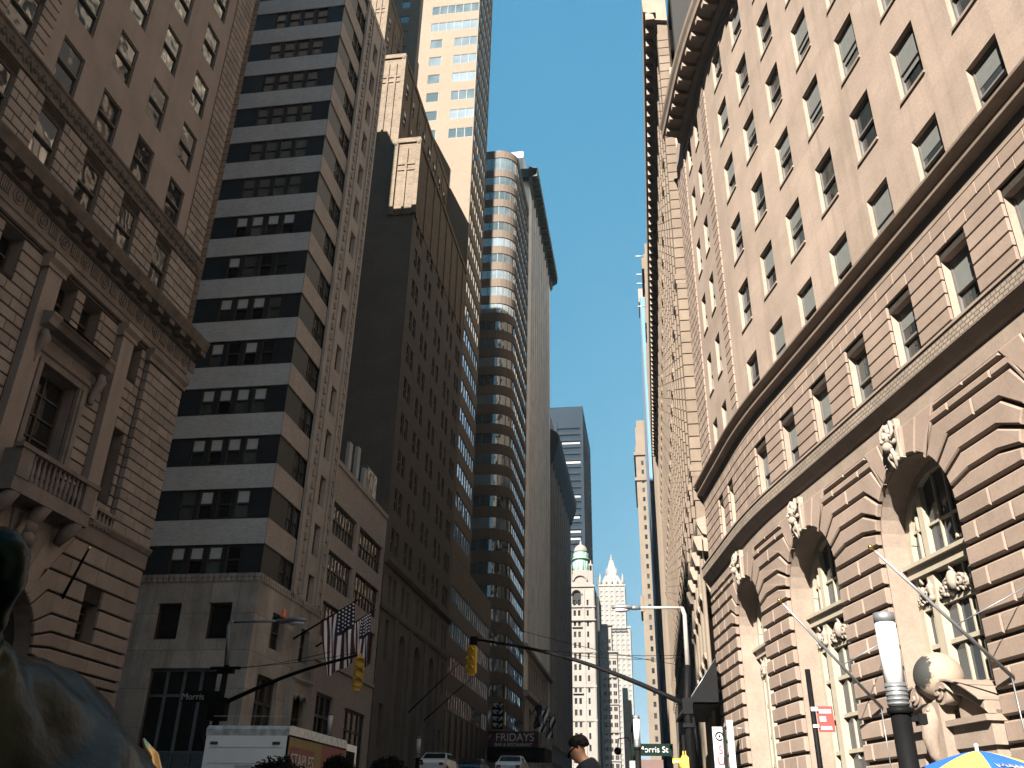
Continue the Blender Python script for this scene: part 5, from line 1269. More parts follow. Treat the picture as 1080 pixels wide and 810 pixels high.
# flagpoles on the curved front
def flagpole(base, tip, label, mat='galv', r=.07, brace=None, group=None):
    base, tip = Vector(base), Vector(tip); o = thing('flagpole', label, 'flagpole', tuple(base), group); m = MB(); m.tube([base, base.lerp(tip, .97)], [r, r * .6], 10); part('pole', m, M[mat], o)
    m = MB(); m.tube([base.lerp(tip, .96), tip], r * .3, 6); m.ball(tip, r * 1.1, 10); part('ball', m, M['gold'], o)
    if brace:
        for a, b in brace: m = MB(); m.tube([a, b], r * .3, 6); part('brace', m, M['galv'], o)
    return o
for u, lab, tip in ((25.0, 'nearer of the two bare grey flagpoles slanting out from the arched front', (918, 577)), (31.6, 'farther of the two bare grey flagpoles, above the dark doorway', (822, 633))):
    b = Vector(KF(u, 4.95, .05)); t = CAMP + rayd(*tip) * ((b - CAMP).length * .93 / rayd(*tip).length)
    flagpole(b, t, lab, 'galv', .055, [(b.lerp(t, .42), Vector(KF(u - 1.3, 7.0, .2))), (b.lerp(t, .05), b + Vector((-.12, 0, -2.2)))], 'flagpoles on the curved front')
fb_ = Vector(EF(27.6, 8.3, .1)); flagpole(fb_, atX(94, 578, -18.4), 'dark flagpole with a white tip by the carved arch of the brown building', 'black', .06)
# flags on the low wing
M['flagred'] = plain('red_flag_cloth', (0.05, 0.007, 0.012), rough=.8, var=.1); M['flagwhite'] = plain('white_flag_cloth', (.68, .66, .68), rough=.8, var=.06); M['flagblue'] = plain('navy_flag_cloth', (0.006, 0.009, 0.03), rough=.8, var=.1)
def us_flag(pole_base, pole_tip, parent, hoist=2.3, fly=3.4, t0=.0, seed=1):
    rnd = random.Random(seed); B_, T_ = Vector(pole_base), Vector(pole_tip); d = (B_ - T_).normalized(); out = Vector((0, 1, 0)); mb = MB()
    def P_(i, f):      # i 0..13 along the hoist from the tip, f 0..1 along the fly
        h = hoist * i / 13.; s = fly * f; fold = math.sin(i * 1.25 + f * 2.5 + seed) * .10 * min(1, f * 3)
        p = T_ + d * (t0 + h * (1 - .25 * f)) + Vector((0, 0, -s * .985)) + Vector((.16 * f * math.sin(seed + i * .5), 0, 0))
        return p + Vector((0.3 * fold, fold, 0)) + Vector((0, .25 * f * f, 0))
    NF = 14
    for i in range(13):
        for j in range(NF):
            a, b = j / NF, (j + 1) / NF; mi = 2 if (i < 7 and j < 6) else (0 if i % 2 == 0 else 1)
            mb.face([P_(i, a), P_(i + 1, a), P_(i + 1, b), P_(i, b)], mi=mi, sm=False)
    for r in range(5):
        for c in range(6):
            i, f = .7 + r * 1.35, (.35 + c * .9) / NF; w = Vector((.055, .0, 0)); p = P_(i, f)
            for off in (Vector((.012, -.03, 0)), Vector((.03, .0, 0)), Vector((-.012, .03, 0))):
                mb.face([p + off + Vector((-.05, -.01, 0)), p + off + Vector((0, 0, -.06)), p + off + Vector((.05, .01, 0)), p + off + Vector((0, 0, .06))], mi=1)
    return part('flag', mb, [M['flagred'], M['flagwhite'], M['flagblue']], parent)
for i, (bp, tp_, Yb, lab) in enumerate((((309, 674), (380, 631), 49.0, 'flagpole with a drooping striped flag, nearer of the pair on the low wing'), ((333, 682), (396, 643), 53.0, 'flagpole with a narrow drooping striped flag, second of the pair on the low wing'))):
    b = atX(*bp, -19.9); t = atX(*tp_, -16.6 if i == 0 else -16.9); o = flagpole(b, t, lab, 'black', .06, None, 'flagpoles with striped flags on the low wing')
    us_flag(b.lerp(t, 0), b.lerp(t, .93), o, 2.2 if i == 0 else 1.3, 3.5 if i == 0 else 3.2, .05, i + 1)
for i, (bp, tp_, lab) in enumerate((((430, 752), (486, 698), 'thin bare dark flagpole on the arched base, nearer of two'), ((447, 760), (503, 710), 'thin bare dark flagpole on the arched base, farther of two'))):
    b = atX(*bp, -19.9); t = atX(*tp_, -15.5); flagpole(b, t, lab, 'black', .06, None, 'bare flagpoles on the dark brick tower')
for i, (x, y, Yf, lab) in enumerate(((571, 752, 150., 'small dark flag on a pole over the corner below the grey tower'), (578, 757, 156., 'small pale flag in the middle of the row below the grey tower'), (586, 765, 165., 'small drooping flag farthest along below the grey tower'))):
    t = atY(x, y - 12, Yf); b = Vector((-19.7, Yf, t.z - 2)); o = flagpole(b, t, lab, 'black', .09, None, 'small flags below the grey tower'); m = MB(); d = (b - t)
    for q in range(5):
        for s in range(6):
            f = lambda i, j: t + d * (.1 + .09 * i) + Vector((.3 * math.sin(i * 1.3 + j), .3 * math.cos(i + j * .7), -.55 * j))
            m.face([f(q, s), f(q + 1, s), f(q + 1, s + 1), f(q, s + 1)], mi=(q + i) % 2 if i else 0)
    part('flag', m, [M['flagblue'], M['flagwhite']], o)
# restaurant sign and patterned banner
Yf = 113.; f0, f1 = atY(514, 779, Yf), atY(566, 779, Yf); o = thing('restaurant_sign', 'dark restaurant sign box with white FRIDAYS lettering over a dark awning', 'sign', (f0.x, Yf, f0.z - 1))
M['maroon'] = plain('maroon_sign', (.05, .012, .012), rough=.6, var=.1); m = MB(); m.box(f0.x - 1.2, f1.x + .2, Yf, Yf + 3, f0.z - 1.0, f0.z + .85); part('sign_box', m, M['maroon'], o)
m = MB(); m.prism([(f0.x - 1, Yf - .2), (f1.x + 1.0, Yf - .2), (f1.x + 1.4, Yf + 4), (f0.x - 1, Yf + 4)], f0.z - 2.4, f0.z - 1.0); part('awning', m, M['black'], o)
M['pinkwhite'] = plain('pale_pink_letters', (.62, .52, .52), rough=.6, var=.03)
text('T.G.I.', .38, M['pinkwhite'], o, (f0.x + .25, Yf - .05, f0.z + .2), (R_(90), R_(-60), 0)); text('FRIDAYS', 1.25, M['pinkwhite'], o, ((f0.x + f1.x) / 2 + .35, Yf - .06, f0.z + .12), (R_(90), 0, 0)); text('BAR & RESTAURANT', .5, M['pinkwhite'], o, ((f0.x + f1.x) / 2 + .2, Yf - .06, f0.z - .68), (R_(90), 0, 0))
b0_, b1_ = atY(519, 769, 112.), atY(531, 741, 112.); o = thing('patterned_banner', 'tall narrow black and white patterned blade sign above the restaurant sign', 'sign', (b0_.x, 112, b0_.z)); m = MB(); m.box(b0_.x, b1_.x, 112, 112.2, b0_.z, b1_.z); part('panel', m, M['black'], o); m = MB(); h = b1_.z - b0_.z; w = b1_.x - b0_.x
for k in range(4):
    z = b0_.z + h * (k + .5) / 4; xm = (b0_.x + b1_.x) / 2
    for s in (-1, 1): m.tube([(xm + s * w * .08, 111.96, z - h * .06), (xm + s * w * .3, 111.96, z + h * .0), (xm + s * w * .42, 111.96, z + h * .09)], [.06, .2, .07], 6)
    m.tube([(xm - w * .3, 111.96, z + h * .09), (xm + w * .05, 111.96, z + h * .05)], [.08, .12], 6)
part('pattern', m, M['white'], o)
# sushi sign and black awning on the right
a0 = [Vector((3.0, 52, 8.4)), Vector((3.0, 46.5, 8.9))]
o = thing('black_awning', 'black awning sloping out beside the curved front corner', 'awning', (3.2, 50, 6)); m = MB(); m.prism([(3.25, 46.6), (2.0, 46.6), (1.6, 55), (3.25, 55)], 7.1, 7.2)
m.face([(3.25, 46.6, 9.3), (1.7, 46.6, 7.1), (1.3, 55, 7.1), (3.25, 55, 9.3)]); m.face([(3.25, 46.6, 9.3), (1.7, 46.6, 7.1), (3.25, 46.6, 7.1)]); m.face([(3.25, 55, 9.3), (1.3, 55, 7.1), (3.25, 55, 7.1)]); part('cloth', m, M['black'], o); m = MB(); m.tube([(3.25, 46.65, 9.25), (1.72, 46.65, 7.15), (1.32, 54.9, 7.15), (3.25, 54.9, 9.25)], .05, 6); part('frame', m, M['galv'], o)
s5, s6 = atY(752, 768, 44.), atY(764, 805, 44.)
o = thing('sushi_sign', 'white vertical sign with red SUSHI letters and a round mark on top', 'sign', (s5.x, 44, 3)); m = MB(); m.box(s5.x - .05, s5.x + .55, 43.9, 44.0, s6.z - 1, s5.z + .05); m.box(s5.x + .62, s5.x + .9, 44, 44.06, s6.z - 1, s5.z + .35); part('panel', m, M['white'], o)
for k, ch in enumerate('SUSHI'): text(ch, .48, M['red'], o, (s5.x + .25, 43.88, s5.z - .95 - .46 * k), (R_(90), 0, 0), 'letter')
m = MB(); m.tube([(s5.x + .25 + .17 * math.cos(t * .45), 43.88, s5.z - .35 + .17 * math.sin(t * .45)) for t in range(13)], .03, 6); m.ball((s5.x + .25, 43.88, s5.z - .35), .05, 8); part('round_mark', m, M['black'], o)
m = MB(); m.tube([(s5.x + .9, 44, s5.z), (s5.x + 1.6, 44, s5.z)], .03, 6); m.tube([(s5.x + .9, 44, s5.z - 1.8), (s5.x + 1.7, 44, s5.z - 1.8)], .03, 6); part('bracket', m, M['galv'], o)
# ================================================================== parasol
uc = atY(1030, 789, 14.); o = thing('vendor_parasol', 'yellow and blue street vendor parasol near the column lamp and stone ball', 'parasol', (uc.x, 14, zg(14)))
M['pyellow'] = plain('yellow_parasol_cloth', (0.324, 0.297, 0.0585), rough=.7, var=.08); M['pblue'] = plain('blue_parasol_cloth', (0.0075, 0.0675, 0.315), rough=.7, var=.08)
def par(t, f):
    r = 1.25 * f; sagr = 1 - .05 * math.sin(t * 4) ** 2 * f; return Vector((uc.x + r * sagr * math.cos(t), 14 + r * sagr * math.sin(t), uc.z - .03 - .42 * f ** 1.35 - .03 * f * abs(math.sin(t * 4))))
cl = MB()
for q in range(8):
    for s in range(4):
        for j in range(6):
            t0, t1 = (q + s / 4) * math.pi / 4 - .95, (q + (s + 1) / 4) * math.pi / 4 - .95; cl.face([par(t0, j / 6), par(t1, j / 6), par(t1, (j + 1) / 6), par(t0, (j + 1) / 6)], mi=q % 2, sm=True)
        a, b = par(t0, 1), par(t1, 1); cl.face([a, b, b - Vector((0, 0, .14)), a - Vector((0, 0, .14))], mi=q % 2)
part('canopy', cl, [M['pyellow'], M['pblue']], o); m = MB(); m.tube([(uc.x, 14, zg(14)), (uc.x, 14, uc.z + .04)], .025, 8); m.ball((uc.x, 14, uc.z + .03), .035, 8); m.lathe([(.3, 0), (.3, .08), (.05, .12)], (uc.x, 14, zg(14) + .13), 12); part('pole', m, M['white'], o)
m = MB()
for q in range(8): t = q * math.pi / 4 - .95; m.tube([par(t, .02) + Vector((0, 0, -.02)), par(t, .5) + Vector((0, 0, -.02)), par(t, 1.) + Vector((0, 0, -.02))], .008, 5)
part('ribs', m, M['galv'], o); m = MB()
for q in range(8):
    t = -1.65 + q * .055; m.tube([par(t, .62 + .06 * (q % 2)) + Vector((0, 0, .012)), par(t + .03, .72) + Vector((0, 0, .012)), par(t + .055, .62) + Vector((0, 0, .012))], .008, 4)
part('script_mark', m, M['white'], o)
# ================================================================== vehicles
M['tyre'] = plain('tyre_rubber', (.02, .02, .02), rough=.9); M['rim'] = plain('steel_rim', (.4, .4, .4), rough=.4, metal=.8)
M['boxwhite'] = plain('white_truck_panel', (.72, .73, .74), rough=.5, var=.06, scale=1.5); M['boxrim'] = plain('scuffed_aluminium', (.45, .48, .5), rough=.5, metal=.3, var=.35, scale=6)
M['olive'] = plain('olive_yellow_panel', (.13, .1, .022), rough=.5, var=.12); M['brick_red'] = plain('brick_red_panel', (0.13, 0.025, 0.018), rough=.5, var=.12)
def wheel(root, x, y, z, r, w):
    t = MB(); t.tube([(x - w / 2, y, z), (x + w / 2, y, z)], r, 20); o = part('wheel', t, M['tyre'], root); t = MB(); t.tube([(x - w / 2 - .01, y, z), (x + w / 2 + .01, y, z)], r * .55, 14); part('rim', t, M['rim'], o)
ty = 23.2; tx0, tx1 = -11.6, -9.35; tz = zg(25); T = thing('box_truck', 'white backed box truck with yellow and red sides, parked in front of the flags', 'truck', (-10.5, 26, tz)); zt = 3.82; zb = tz + .95; tl = 4.7
m = MB(); m.box(tx0, tx1, ty, ty + tl, zb, zt - .26); part('box_body', m, M['boxwhite'], T)
m = MB(); ro = [(ty + .0, zt - .26), (ty - .02, zt - .1), (ty + .05, zt - .02), (ty + .2, zt), (ty + tl, zt), (ty + tl, zt - .26)]
for a in range(5): (y0, z0), (y1, z1) = ro[a], ro[a + 1]; m.face([(tx0 - .02, y0, z0), (tx1 + .02, y0, z0), (tx1 + .02, y1, z1), (tx0 - .02, y1, z1)])
for x in (tx0 - .02, tx1 + .02): m.face([(x, y, z) for y, z in ro])
part('roof_rim', m, M['boxrim'], T)
m = MB(); m.box(tx1, tx1 + .012, ty + .05, ty + 2.55, zb + .05, zt - .27, 0); m.box(tx1, tx1 + .012, ty + 2.55, ty + tl - .05, zb + .05, zt - .27, 1); m.box(tx1 + .012, tx1 + .02, ty + .2, ty + 2.0, zt - 1.15, zt - .5, 1); sp_ = part('side_panel', m, [M['olive'], M['brick_red']], T)
text('STAPLES', .46, M['white'], sp_, (tx1 + .03, ty + 1.1, zt - .83), (R_(90), 0, R_(90)))
m = MB(); m.tube([(tx1 + .01, ty, zb), (tx1 + .01, ty, zt - .25)], .03, 6); m.tube([(tx1 + .01, ty, zt - .25), (tx1 + .01, ty + tl, zt - .25)], .025, 6); m.box(tx0, tx1, ty - .3, ty, zb - .3, zb - .1); m.box(tx0 + .1, tx1 - .1, ty, ty + tl + 2.2, zb - .25, zb); part('chassis', m, M['black'], T)
m = MB()
for x in (tx0 + .25, tx1 - .3): m = MB(); m.box(x - .1, x + .1, ty - .03, ty, zt - .48, zt - .41); part('marker_light', m, M['bronze_frame'], T)
m = MB()
for q in range(1, 6): m.box(tx0 + .12, tx1 - .12, ty - .012, ty, zb + .05 + .38 * q, zb + .06 + .38 * q)
m.box(tx0 + .9, tx1 - .85, ty - .04, ty, zt - 1.05, zt - .97); m.box(tx0 + 1.0, tx1 - 1.0, ty - .06, ty, zt - 1.12, zt - 1.04); part('roller_door', m, M['boxrim'], T)
m = MB(); cy0 = ty + tl + .25; m.prism([(tx0 + .15, cy0), (tx1 - .15, cy0), (tx1 - .15, cy0 + 1.3), (tx0 + .15, cy0 + 1.3)], zb - .3, zb + 1.7); m.prism([(tx0 + .25, cy0 + 1.3), (tx1 - .25, cy0 + 1.3), (tx1 - .3, cy0 + 2.1), (tx0 + .3, cy0 + 2.1)], zb - .3, zb + .75); part('cab', m, M['boxwhite'], T)
m = MB(); m.box(tx1 - .15, tx1 - .14, cy0 + .2, cy0 + 1.1, zb + .85, zb + 1.5); m.box(tx0 + .3, tx1 - .3, cy0 + 1.3, cy0 + 1.31, zb + .85, zb + 1.55); part('cab_window', m, M['glass_black'], T)
for y in (ty + 1.2, cy0 + 1.2):
    for x in (tx0 + .25, tx1 - .25): wheel(T, x, y, zg(y) + .45, .45, .28)
def car(x, y, paint, label):
    z = zg(y); o = thing('parked_car', label, 'car', (x, y, z), 'cars up the street'); prof = [(-2.2, .35), (-2.25, .75), (-2.1, .95), (-1.6, 1.0), (-1.0, 1.42), (.5, 1.46), (1.15, 1.02), (2.1, .85), (2.25, .6), (2.2, .35)]
    m = MB(); W = .88
    for a in range(len(prof)):
        (u0, h0), (u1, h1) = prof[a], prof[(a + 1) % len(prof)]; w0 = W - max(0, h0 - .95) * .42; w1 = W - max(0, h1 - .95) * .42; m.face([(x - w0, y + u0, z + h0), (x + w0, y + u0, z + h0), (x + w1, y + u1, z + h1), (x - w1, y + u1, z + h1)])
    for s in (-1, 1): m.face([(x + s * (W - max(0, h - .95) * .42), y + u, z + h) for u, h in prof])
    part('body', m, paint, o); g = MB()
    for s in (-1, 1): g.face([(x + s * (W - .03 + .012), y - 1.35, z + 1.05), (x + s * (W - .03 + .012), y + .95, z + 1.05), (x + s * (W - .17 + .012), y + .45, z + 1.38), (x + s * (W - .17 + .012), y - .95, z + 1.36)])
    g.face([(x - .75, y - 1.56, z + 1.06), (x + .75, y - 1.56, z + 1.06), (x + .66, y - 1.08, z + 1.39), (x - .66, y - 1.08, z + 1.39)]); part('window', g, M['glass_black'], o)
    for s in (-1, 1):
        for u in (-1.4, 1.4): wheel(o, x + s * .8, y + u, z + .32, .32, .2)
        m = MB(); m.box(x + s * .65 - .14, x + s * .65 + .14, y - 2.27, y - 2.2, z + .62, z + .78); part('tail_light', m, M['red'], o)
M['carwhite'] = plain('white_car_paint', (.75, .75, .75), rough=.25, var=.02, coat=.6); M['carblack'] = plain('black_car_paint', (.015, .015, .017), rough=.2, var=.02, coat=.6)
for (x, yp, Y, pa, lab) in ((463, 806, 62, 'carwhite', 'white car below the small column lamp in the shade'), (541, 808, 66, 'carwhite', 'white car in the middle of the street below the restaurant sign'), (500, 809, 72, 'carblack', 'black car behind the two white cars')):
    c = atY(x, yp, Y); car(c.x, Y, M[pa], lab)
# ================================================================== bronze bull
N = NT('patinated_bronze'); tc = N.add('ShaderNodeNewGeometry'); nz = N.add('ShaderNodeTexNoise', i_Scale=2.2, i_Detail=2.); N.link(tc.outputs['Position'], nz.inputs['Vector']); n2 = N.add('ShaderNodeTexNoise', i_Scale=7., i_Detail=5.); N.link(tc.outputs['Position'], n2.inputs['Vector'])
N.link(N.mix(N.ramp(nz.outputs[0], .4, .7), (.005, .008, .0065), (.028, .036, .027)), N.b.inputs['Base Color']); N.b.inputs['Metallic'].default_value = 1.
N.b.inputs['Specular IOR Level'].default_value = .35; N.link(N.math('ADD', N.math('MULTIPLY', n2.outputs[0], .15), .28), N.b.inputs['Roughness']); bp = N.add('ShaderNodeBump', i_Strength=.5, i_Distance=.02); N.link(n2.outputs[0], bp.inputs['Height']); N.link(bp.outputs[0], N.b.inputs['Normal']); M['bull'] = N.m
M['horn'] = plain('polished_bronze_horn', (.75, .5, .22), rough=.2, metal=1., var=.1)
BX, BY = -2.75, 3.3
bl = thing('bronze_bull', 'dark bronze bull statue seen from behind, its tail curled up and one horn tip bright', 'statue', (BX - .3, BY + 1.2, G + .13))
O = Vector((BX, BY, 0))
def bp_(x, y, z): return tuple(O + Vector((x, y, z)))
V = [bp_(-.05, .4, 1.98), bp_(-.34, 1.1, 1.8), bp_(-.62, 1.8, 1.65), bp_(-.9, 2.45, 1.52), bp_(-1.02, 2.95, 1.42), bp_(-1.15, 3.35, 1.3), bp_(-1.22, 3.62, 1.1),
     bp_(.25, .2, 1.45), bp_(.27, .5, 1.15), bp_(.27, .1, 1.0), bp_(.27, .22, .74),
     bp_(-.45, .15, 1.45), bp_(-.6, .55, 1.15), bp_(-.6, .15, 1.0), bp_(-.6, .27, .74),
     bp_(-.42, 2.45, 1.2), bp_(-.3, 2.7, .95), bp_(-.3, 2.55, .74), bp_(-1.2, 2.5, 1.2), bp_(-1.3, 2.85, .95), bp_(-1.3, 2.7, .74),
     bp_(.02, .0, 2.15), bp_(.14, -.14, 2.3), bp_(.24, -.2, 2.4), bp_(.27, -.2, 2.5), bp_(.18, -.2, 2.57), bp_(.04, -.15, 2.56), bp_(-.08, -.1, 2.46), bp_(.2, .55, 1.55)]
Ed = [(0, 1), (1, 2), (2, 3), (3, 4), (4, 5), (5, 6), (0, 7), (7, 8), (8, 9), (9, 10), (0, 11), (11, 12), (12, 13), (13, 14), (3, 15), (15, 16), (16, 17), (3, 18), (18, 19), (19, 20), (0, 21), (21, 22), (22, 23), (23, 24), (24, 25), (25, 26), (26, 27), (0, 28)]
Rd = [(.44, .5), (.36, .5), (.4, .56), (.44, .58), (.36, .42), (.27, .28), (.16, .16), .33, .2, .11, .1, .33, .2, .11, .1, .22, .13, .1, .22, .13, .1, .1, .08, .075, .09, .11, .1, .04, .36]
bo_ = skinned('body', V, Ed, Rd, M['bull'], bl, 3)
from mathutils import noise
for v_ in bo_.data.vertices:      # sculpted muscle and cast texture
    q_ = v_.co; r_ = noise.noise(q_ * 2.3); v_.co = q_ + v_.normal * (.085 * (abs(r_) - .2) + .02 * noise.noise(q_ * 8.) + .006 * noise.noise(q_ * 28.))
bo_.data.update()
mm = MB(); hb = Vector(bp_(-.95, 3.25, 1.5)); ht = atY(151, 779, BY + 3.15)
mm.tube([hb, hb.lerp(ht, .5) + Vector((.14, .05, -.08)), hb.lerp(ht, .85) + Vector((.06, .05, -.02)), ht], [.1, .075, .045, .01], 10)
h2 = Vector(bp_(-1.3, 3.25, 1.5)); mm.tube([h2, h2 + Vector((-.35, .05, .05)), h2 + Vector((-.55, .1, .35)), h2 + Vector((-.5, .15, .6))], [.1, .08, .045, .01], 10); part('horn', mm, M['horn'], bl)
mm = MB()
for s, y in ((.27, .22), (-.6, .27), (-.3, 2.55), (-1.3, 2.7)): mm.tube([bp_(s, y, .63), bp_(s, y, .76)], [.14, .1], 10)
part('hoof', mm, M['bull'], bl)

# ================================================================== people
M['skin'] = plain('skin', (.36, .18, .105), rough=.55, var=.08); M['skin2'] = plain('brown_skin', (.2, .1, .06), rough=.55, var=.08)
M['hair'] = plain('black_hair', (.009, .008, .007), rough=.7, spec=.1, var=.3, scale=40, bump=.6); M['navy'] = plain('navy_cotton', (.005, .0075, .015), rough=.85, var=.15, scale=8, bump=.2); M['greycloth'] = plain('grey_cotton', (.12, .12, .13), rough=.9, var=.15, scale=8); M['denim'] = plain('dark_denim', (.03, .04, .07), rough=.9, var=.15)
M['darkcloth'] = plain('charcoal_cotton', (.025, .025, .028), rough=.9, var=.15)
def person(label, x, y, z, h, yaw, skin, shirt, trousers, bow=0., curly=False, glasses=False, mark=False, seed=1, hairs=1.):
    """standing figure built facing local +Y; bow bends head and neck forward"""
    o = thing('person', label, 'person', (x, y, z)); o.rotation_euler = (0, 0, yaw); ORG[o] = (0, 0, 0); k = h / 1.75
    def hp(p):         # head and neck points turn about the neck base
        y_, z_ = p[1] - .0, p[2] - 1.44; c, s = math.cos(-bow), math.sin(-bow); return (p[0], y_ * c - z_ * s, 1.44 + y_ * s + z_ * c)
    pts = {}; V, E, R = [], [], []
    def v(name, p, r, par=None):
        V.append(tuple(q * k for q in p)); R.append(tuple(q * k for q in r) if isinstance(r, tuple) else r * k); pts[name] = len(V) - 1
        if par: E.append((pts[par], pts[name]))
    v('pel', (0, 0, .95), (.15, .11)); v('wai', (0, .01, 1.1), (.135, .1), 'pel'); v('che', (0, .01, 1.28), (.16, .11), 'wai'); v('nb', (0, -.01, 1.44), (.085, .075), 'che')
    v('col', hp((0, .0, 1.475)), .066, 'nb'); v('nk', hp((0, .015, 1.51)), .056, 'col'); v('jaw', hp((0, .045, 1.575)), (.066, .075), 'nk'); v('face', hp((0, .03, 1.65)), (.078, .095), 'jaw'); v('crn', hp((0, .005, 1.705)), (.07, .085), 'face')
    v('nose', hp((0, .135, 1.625)), .014, 'face')
    for s, nm in ((-1, 'l'), (1, 'r')):
        v('ear' + nm, hp((s * .085, .005, 1.63)), .016, 'face')
        v('sh' + nm, (s * .17, 0, 1.4), .062, 'nb'); v('el' + nm, (s * .25, .0, 1.12), .042, 'sh' + nm); v('wr' + nm, (s * .25, .1, .88), .028, 'el' + nm); v('pa' + nm, (s * .245, .13, .81), (.036, .02), 'wr' + nm)
        for q, (dx, L) in enumerate(((-.028, .075), (-.01, .085), (.01, .08), (.027, .062))):
            v(f'f{q}a' + nm, (s * .245 + dx * .6, .145 + .01, .77), .009, 'pa' + nm); v(f'f{q}b' + nm, (s * .245 + dx, .165, .77 - L * .55), .008, f'f{q}a' + nm); v(f'f{q}c' + nm, (s * .245 + dx, .16 - .02, .77 - L), .007, f'f{q}b' + nm)
        v('th' + nm, (s * .21, .16, .81), .011, 'pa' + nm); v('tt' + nm, (s * .195, .18, .765), .009, 'th' + nm)
        v('hi' + nm, (s * .09, 0, .86), .088, 'pel'); v('kn' + nm, (s * .1, .02, .48), .058, 'hi' + nm); v('an' + nm, (s * .1, -.01, .09), .036, 'kn' + nm); v('to' + nm, (s * .11, .15, .035), .035, 'an' + nm)
    b = skinned('body', V, E, R, skin, o, 2)
    def cloth(name, seq, edges, mat, grow):
        vv = [V[pts[n]] for n in seq]; rr = [tuple(q + grow * k for q in (R[pts[n]] if isinstance(R[pts[n]], tuple) else (R[pts[n]],) * 2)) for n in seq]
        return skinned(name, vv, [(seq.index(a), seq.index(c)) for a, c in edges], rr, mat, o, 2)
    cl = cloth('shirt', ['che', 'pel', 'wai', 'nb', 'col', 'shl', 'shr', 'ell', 'elr'], [('pel', 'wai'), ('wai', 'che'), ('che', 'nb'), ('nb', 'col'), ('nb', 'shl'), ('nb', 'shr'), ('shl', 'ell'), ('shr', 'elr')], shirt, .026)
    cloth('trousers', ['pel', 'hil', 'hir', 'knl', 'knr', 'anl', 'anr'], [('pel', 'hil'), ('pel', 'hir'), ('hil', 'knl'), ('hir', 'knr'), ('knl', 'anl'), ('knr', 'anr')], trousers, .032)
    hm = MB(); hc = Vector(hp((0, -.015, 1.69))) * k; rnd = random.Random(seed)
    up = (Vector(hp((0, 0, 2))) - Vector(hp((0, 0, 1)))).normalized(); fw = (Vector(hp((0, 1, 1.5))) - Vector(hp((0, 0, 1.5)))).normalized()
    n = 900 if curly else 500
    def hairy(f, c_): return c_ > (.5 if f > .45 else -.05 if f > .1 else -.35 if f > -.3 else -.62)
    for q in range(n):
        a = rnd.uniform(0, 6.283); c_ = rnd.uniform(-.62, 1); s_ = math.sqrt(1 - c_ * c_); d = Vector((s_ * math.cos(a), 0, 0)) + fw * (s_ * math.sin(a)) + up * c_
        f = d.dot(fw)
        if not hairy(f - .05, c_ - .06): continue
        rr = ((.092 * hairs + rnd.random() ** 2 * .055 * hairs) if curly else .09 + rnd.random() * .006) * k
        c0 = hc + Vector((d.x * rr, 0, 0)) + fw * (f * rr * 1.18) + up * (c_ * rr * 1.0)
        if curly:
            e = d.orthogonal().normalized(); g_ = d.cross(e); t0 = rnd.random() * 6; r0 = rnd.uniform(.012, .024) * k
            hm.tube([c0 + e * (r0 * math.cos(t0 + t)) + g_ * (r0 * math.sin(t0 + t)) + d * (t * .006) for t in (0, 1.2, 2.4, 3.6, 4.8)], .005 * k, 4)
        else:
            t_ = (up * -.5 + d * .15 + fw * -.6); t_ = (t_ - d * t_.dot(d) * .8).normalized(); hm.tube([c0, c0 + t_ * .02 * k, c0 + t_ * .04 * k - d * .004], [.006 * k, .006 * k, .002], 4)
    i0 = len(hm.v); hm.ball((0, 0, 0), 1, 22)
    for q in range(i0, len(hm.v)):
        p = Vector(hm.v[q]); rr = ((.095 * hairs if curly else .094) if hairy(p.y, p.z) else .055) * k
        hm.v[q] = tuple(hc + Vector((p.x * rr, 0, 0)) + fw * (p.y * rr * 1.18) + up * (p.z * rr))
    part('hair', hm, M['hair'], o)
    em = MB()
    for s in (-1, 1): em.ball(tuple(Vector(hp((s * .034, .105, 1.655))) * k), .013 * k, 8)
    em.tube([Vector(hp((x_, .118 - abs(x_) * .35, 1.572))) * k for x_ in (-.025, 0, .025)], .005 * k, 5); part('face_features', em, M['hair'], o)
    if glasses:
        gm = MB()
        for s in (-1, 1):
            gm.ball(tuple(Vector(hp((s * .036, .122, 1.655))) * k), .034 * k, 10, 1, .3, .8); gm.tube([Vector(hp((s * .07, .11, 1.662))) * k, Vector(hp((s * .092, .0, 1.665))) * k, Vector(hp((s * .09, -.02, 1.64))) * k], .006 * k, 5)
        part('sunglasses', gm, M['black'], o)
    if mark:
        fm = MB(); W_ = k
        fm.box(.04 * k, .1 * k, .135 * k, .14 * k, 1.24 * k, 1.27 * k); fm.box(.06 * k, .1 * k, .135 * k, .14 * k, 1.2 * k, 1.24 * k); fm.box(.03 * k, .06 * k, .135 * k, .14 * k, 1.16 * k, 1.2 * k)
        part('chest_mark', fm, M['white'], cl)
    return o
mp_ = atY(612, 775, 9.5); 
mx = atY(622, 800, 9.5).x
person('man in a navy shirt with dark glasses, head bowed below the domed tower', mx, 9.5, G + .27, 1.66, R_(72), M['skin'], M['navy'], M['denim'], bow=.62, glasses=True, mark=True)
for (x, yp, Y, h, lab, hr) in ((297, 795, 4.4, 1.5, 'person with a wide head of black curls in front of the white truck', 1.35), (359, 797, 6.0, 1.58, 'person with short black curls below the red end panel of the truck', 1.0), (411, 797, 6.4, 1.6, 'person with black curls right below the tall arches of the dark brick tower', 1.15)):
    c = atY(x, yp, Y); zt = c.z - .13 * (hr - 1) * h / 1.75 - .05
    person(lab, c.x, Y, G + .13, (zt - G - .13) * 1.75 / 1.79, R_(10), M['skin2'], M['darkcloth'], M['denim'], curly=True, seed=int(x), hairs=hr)

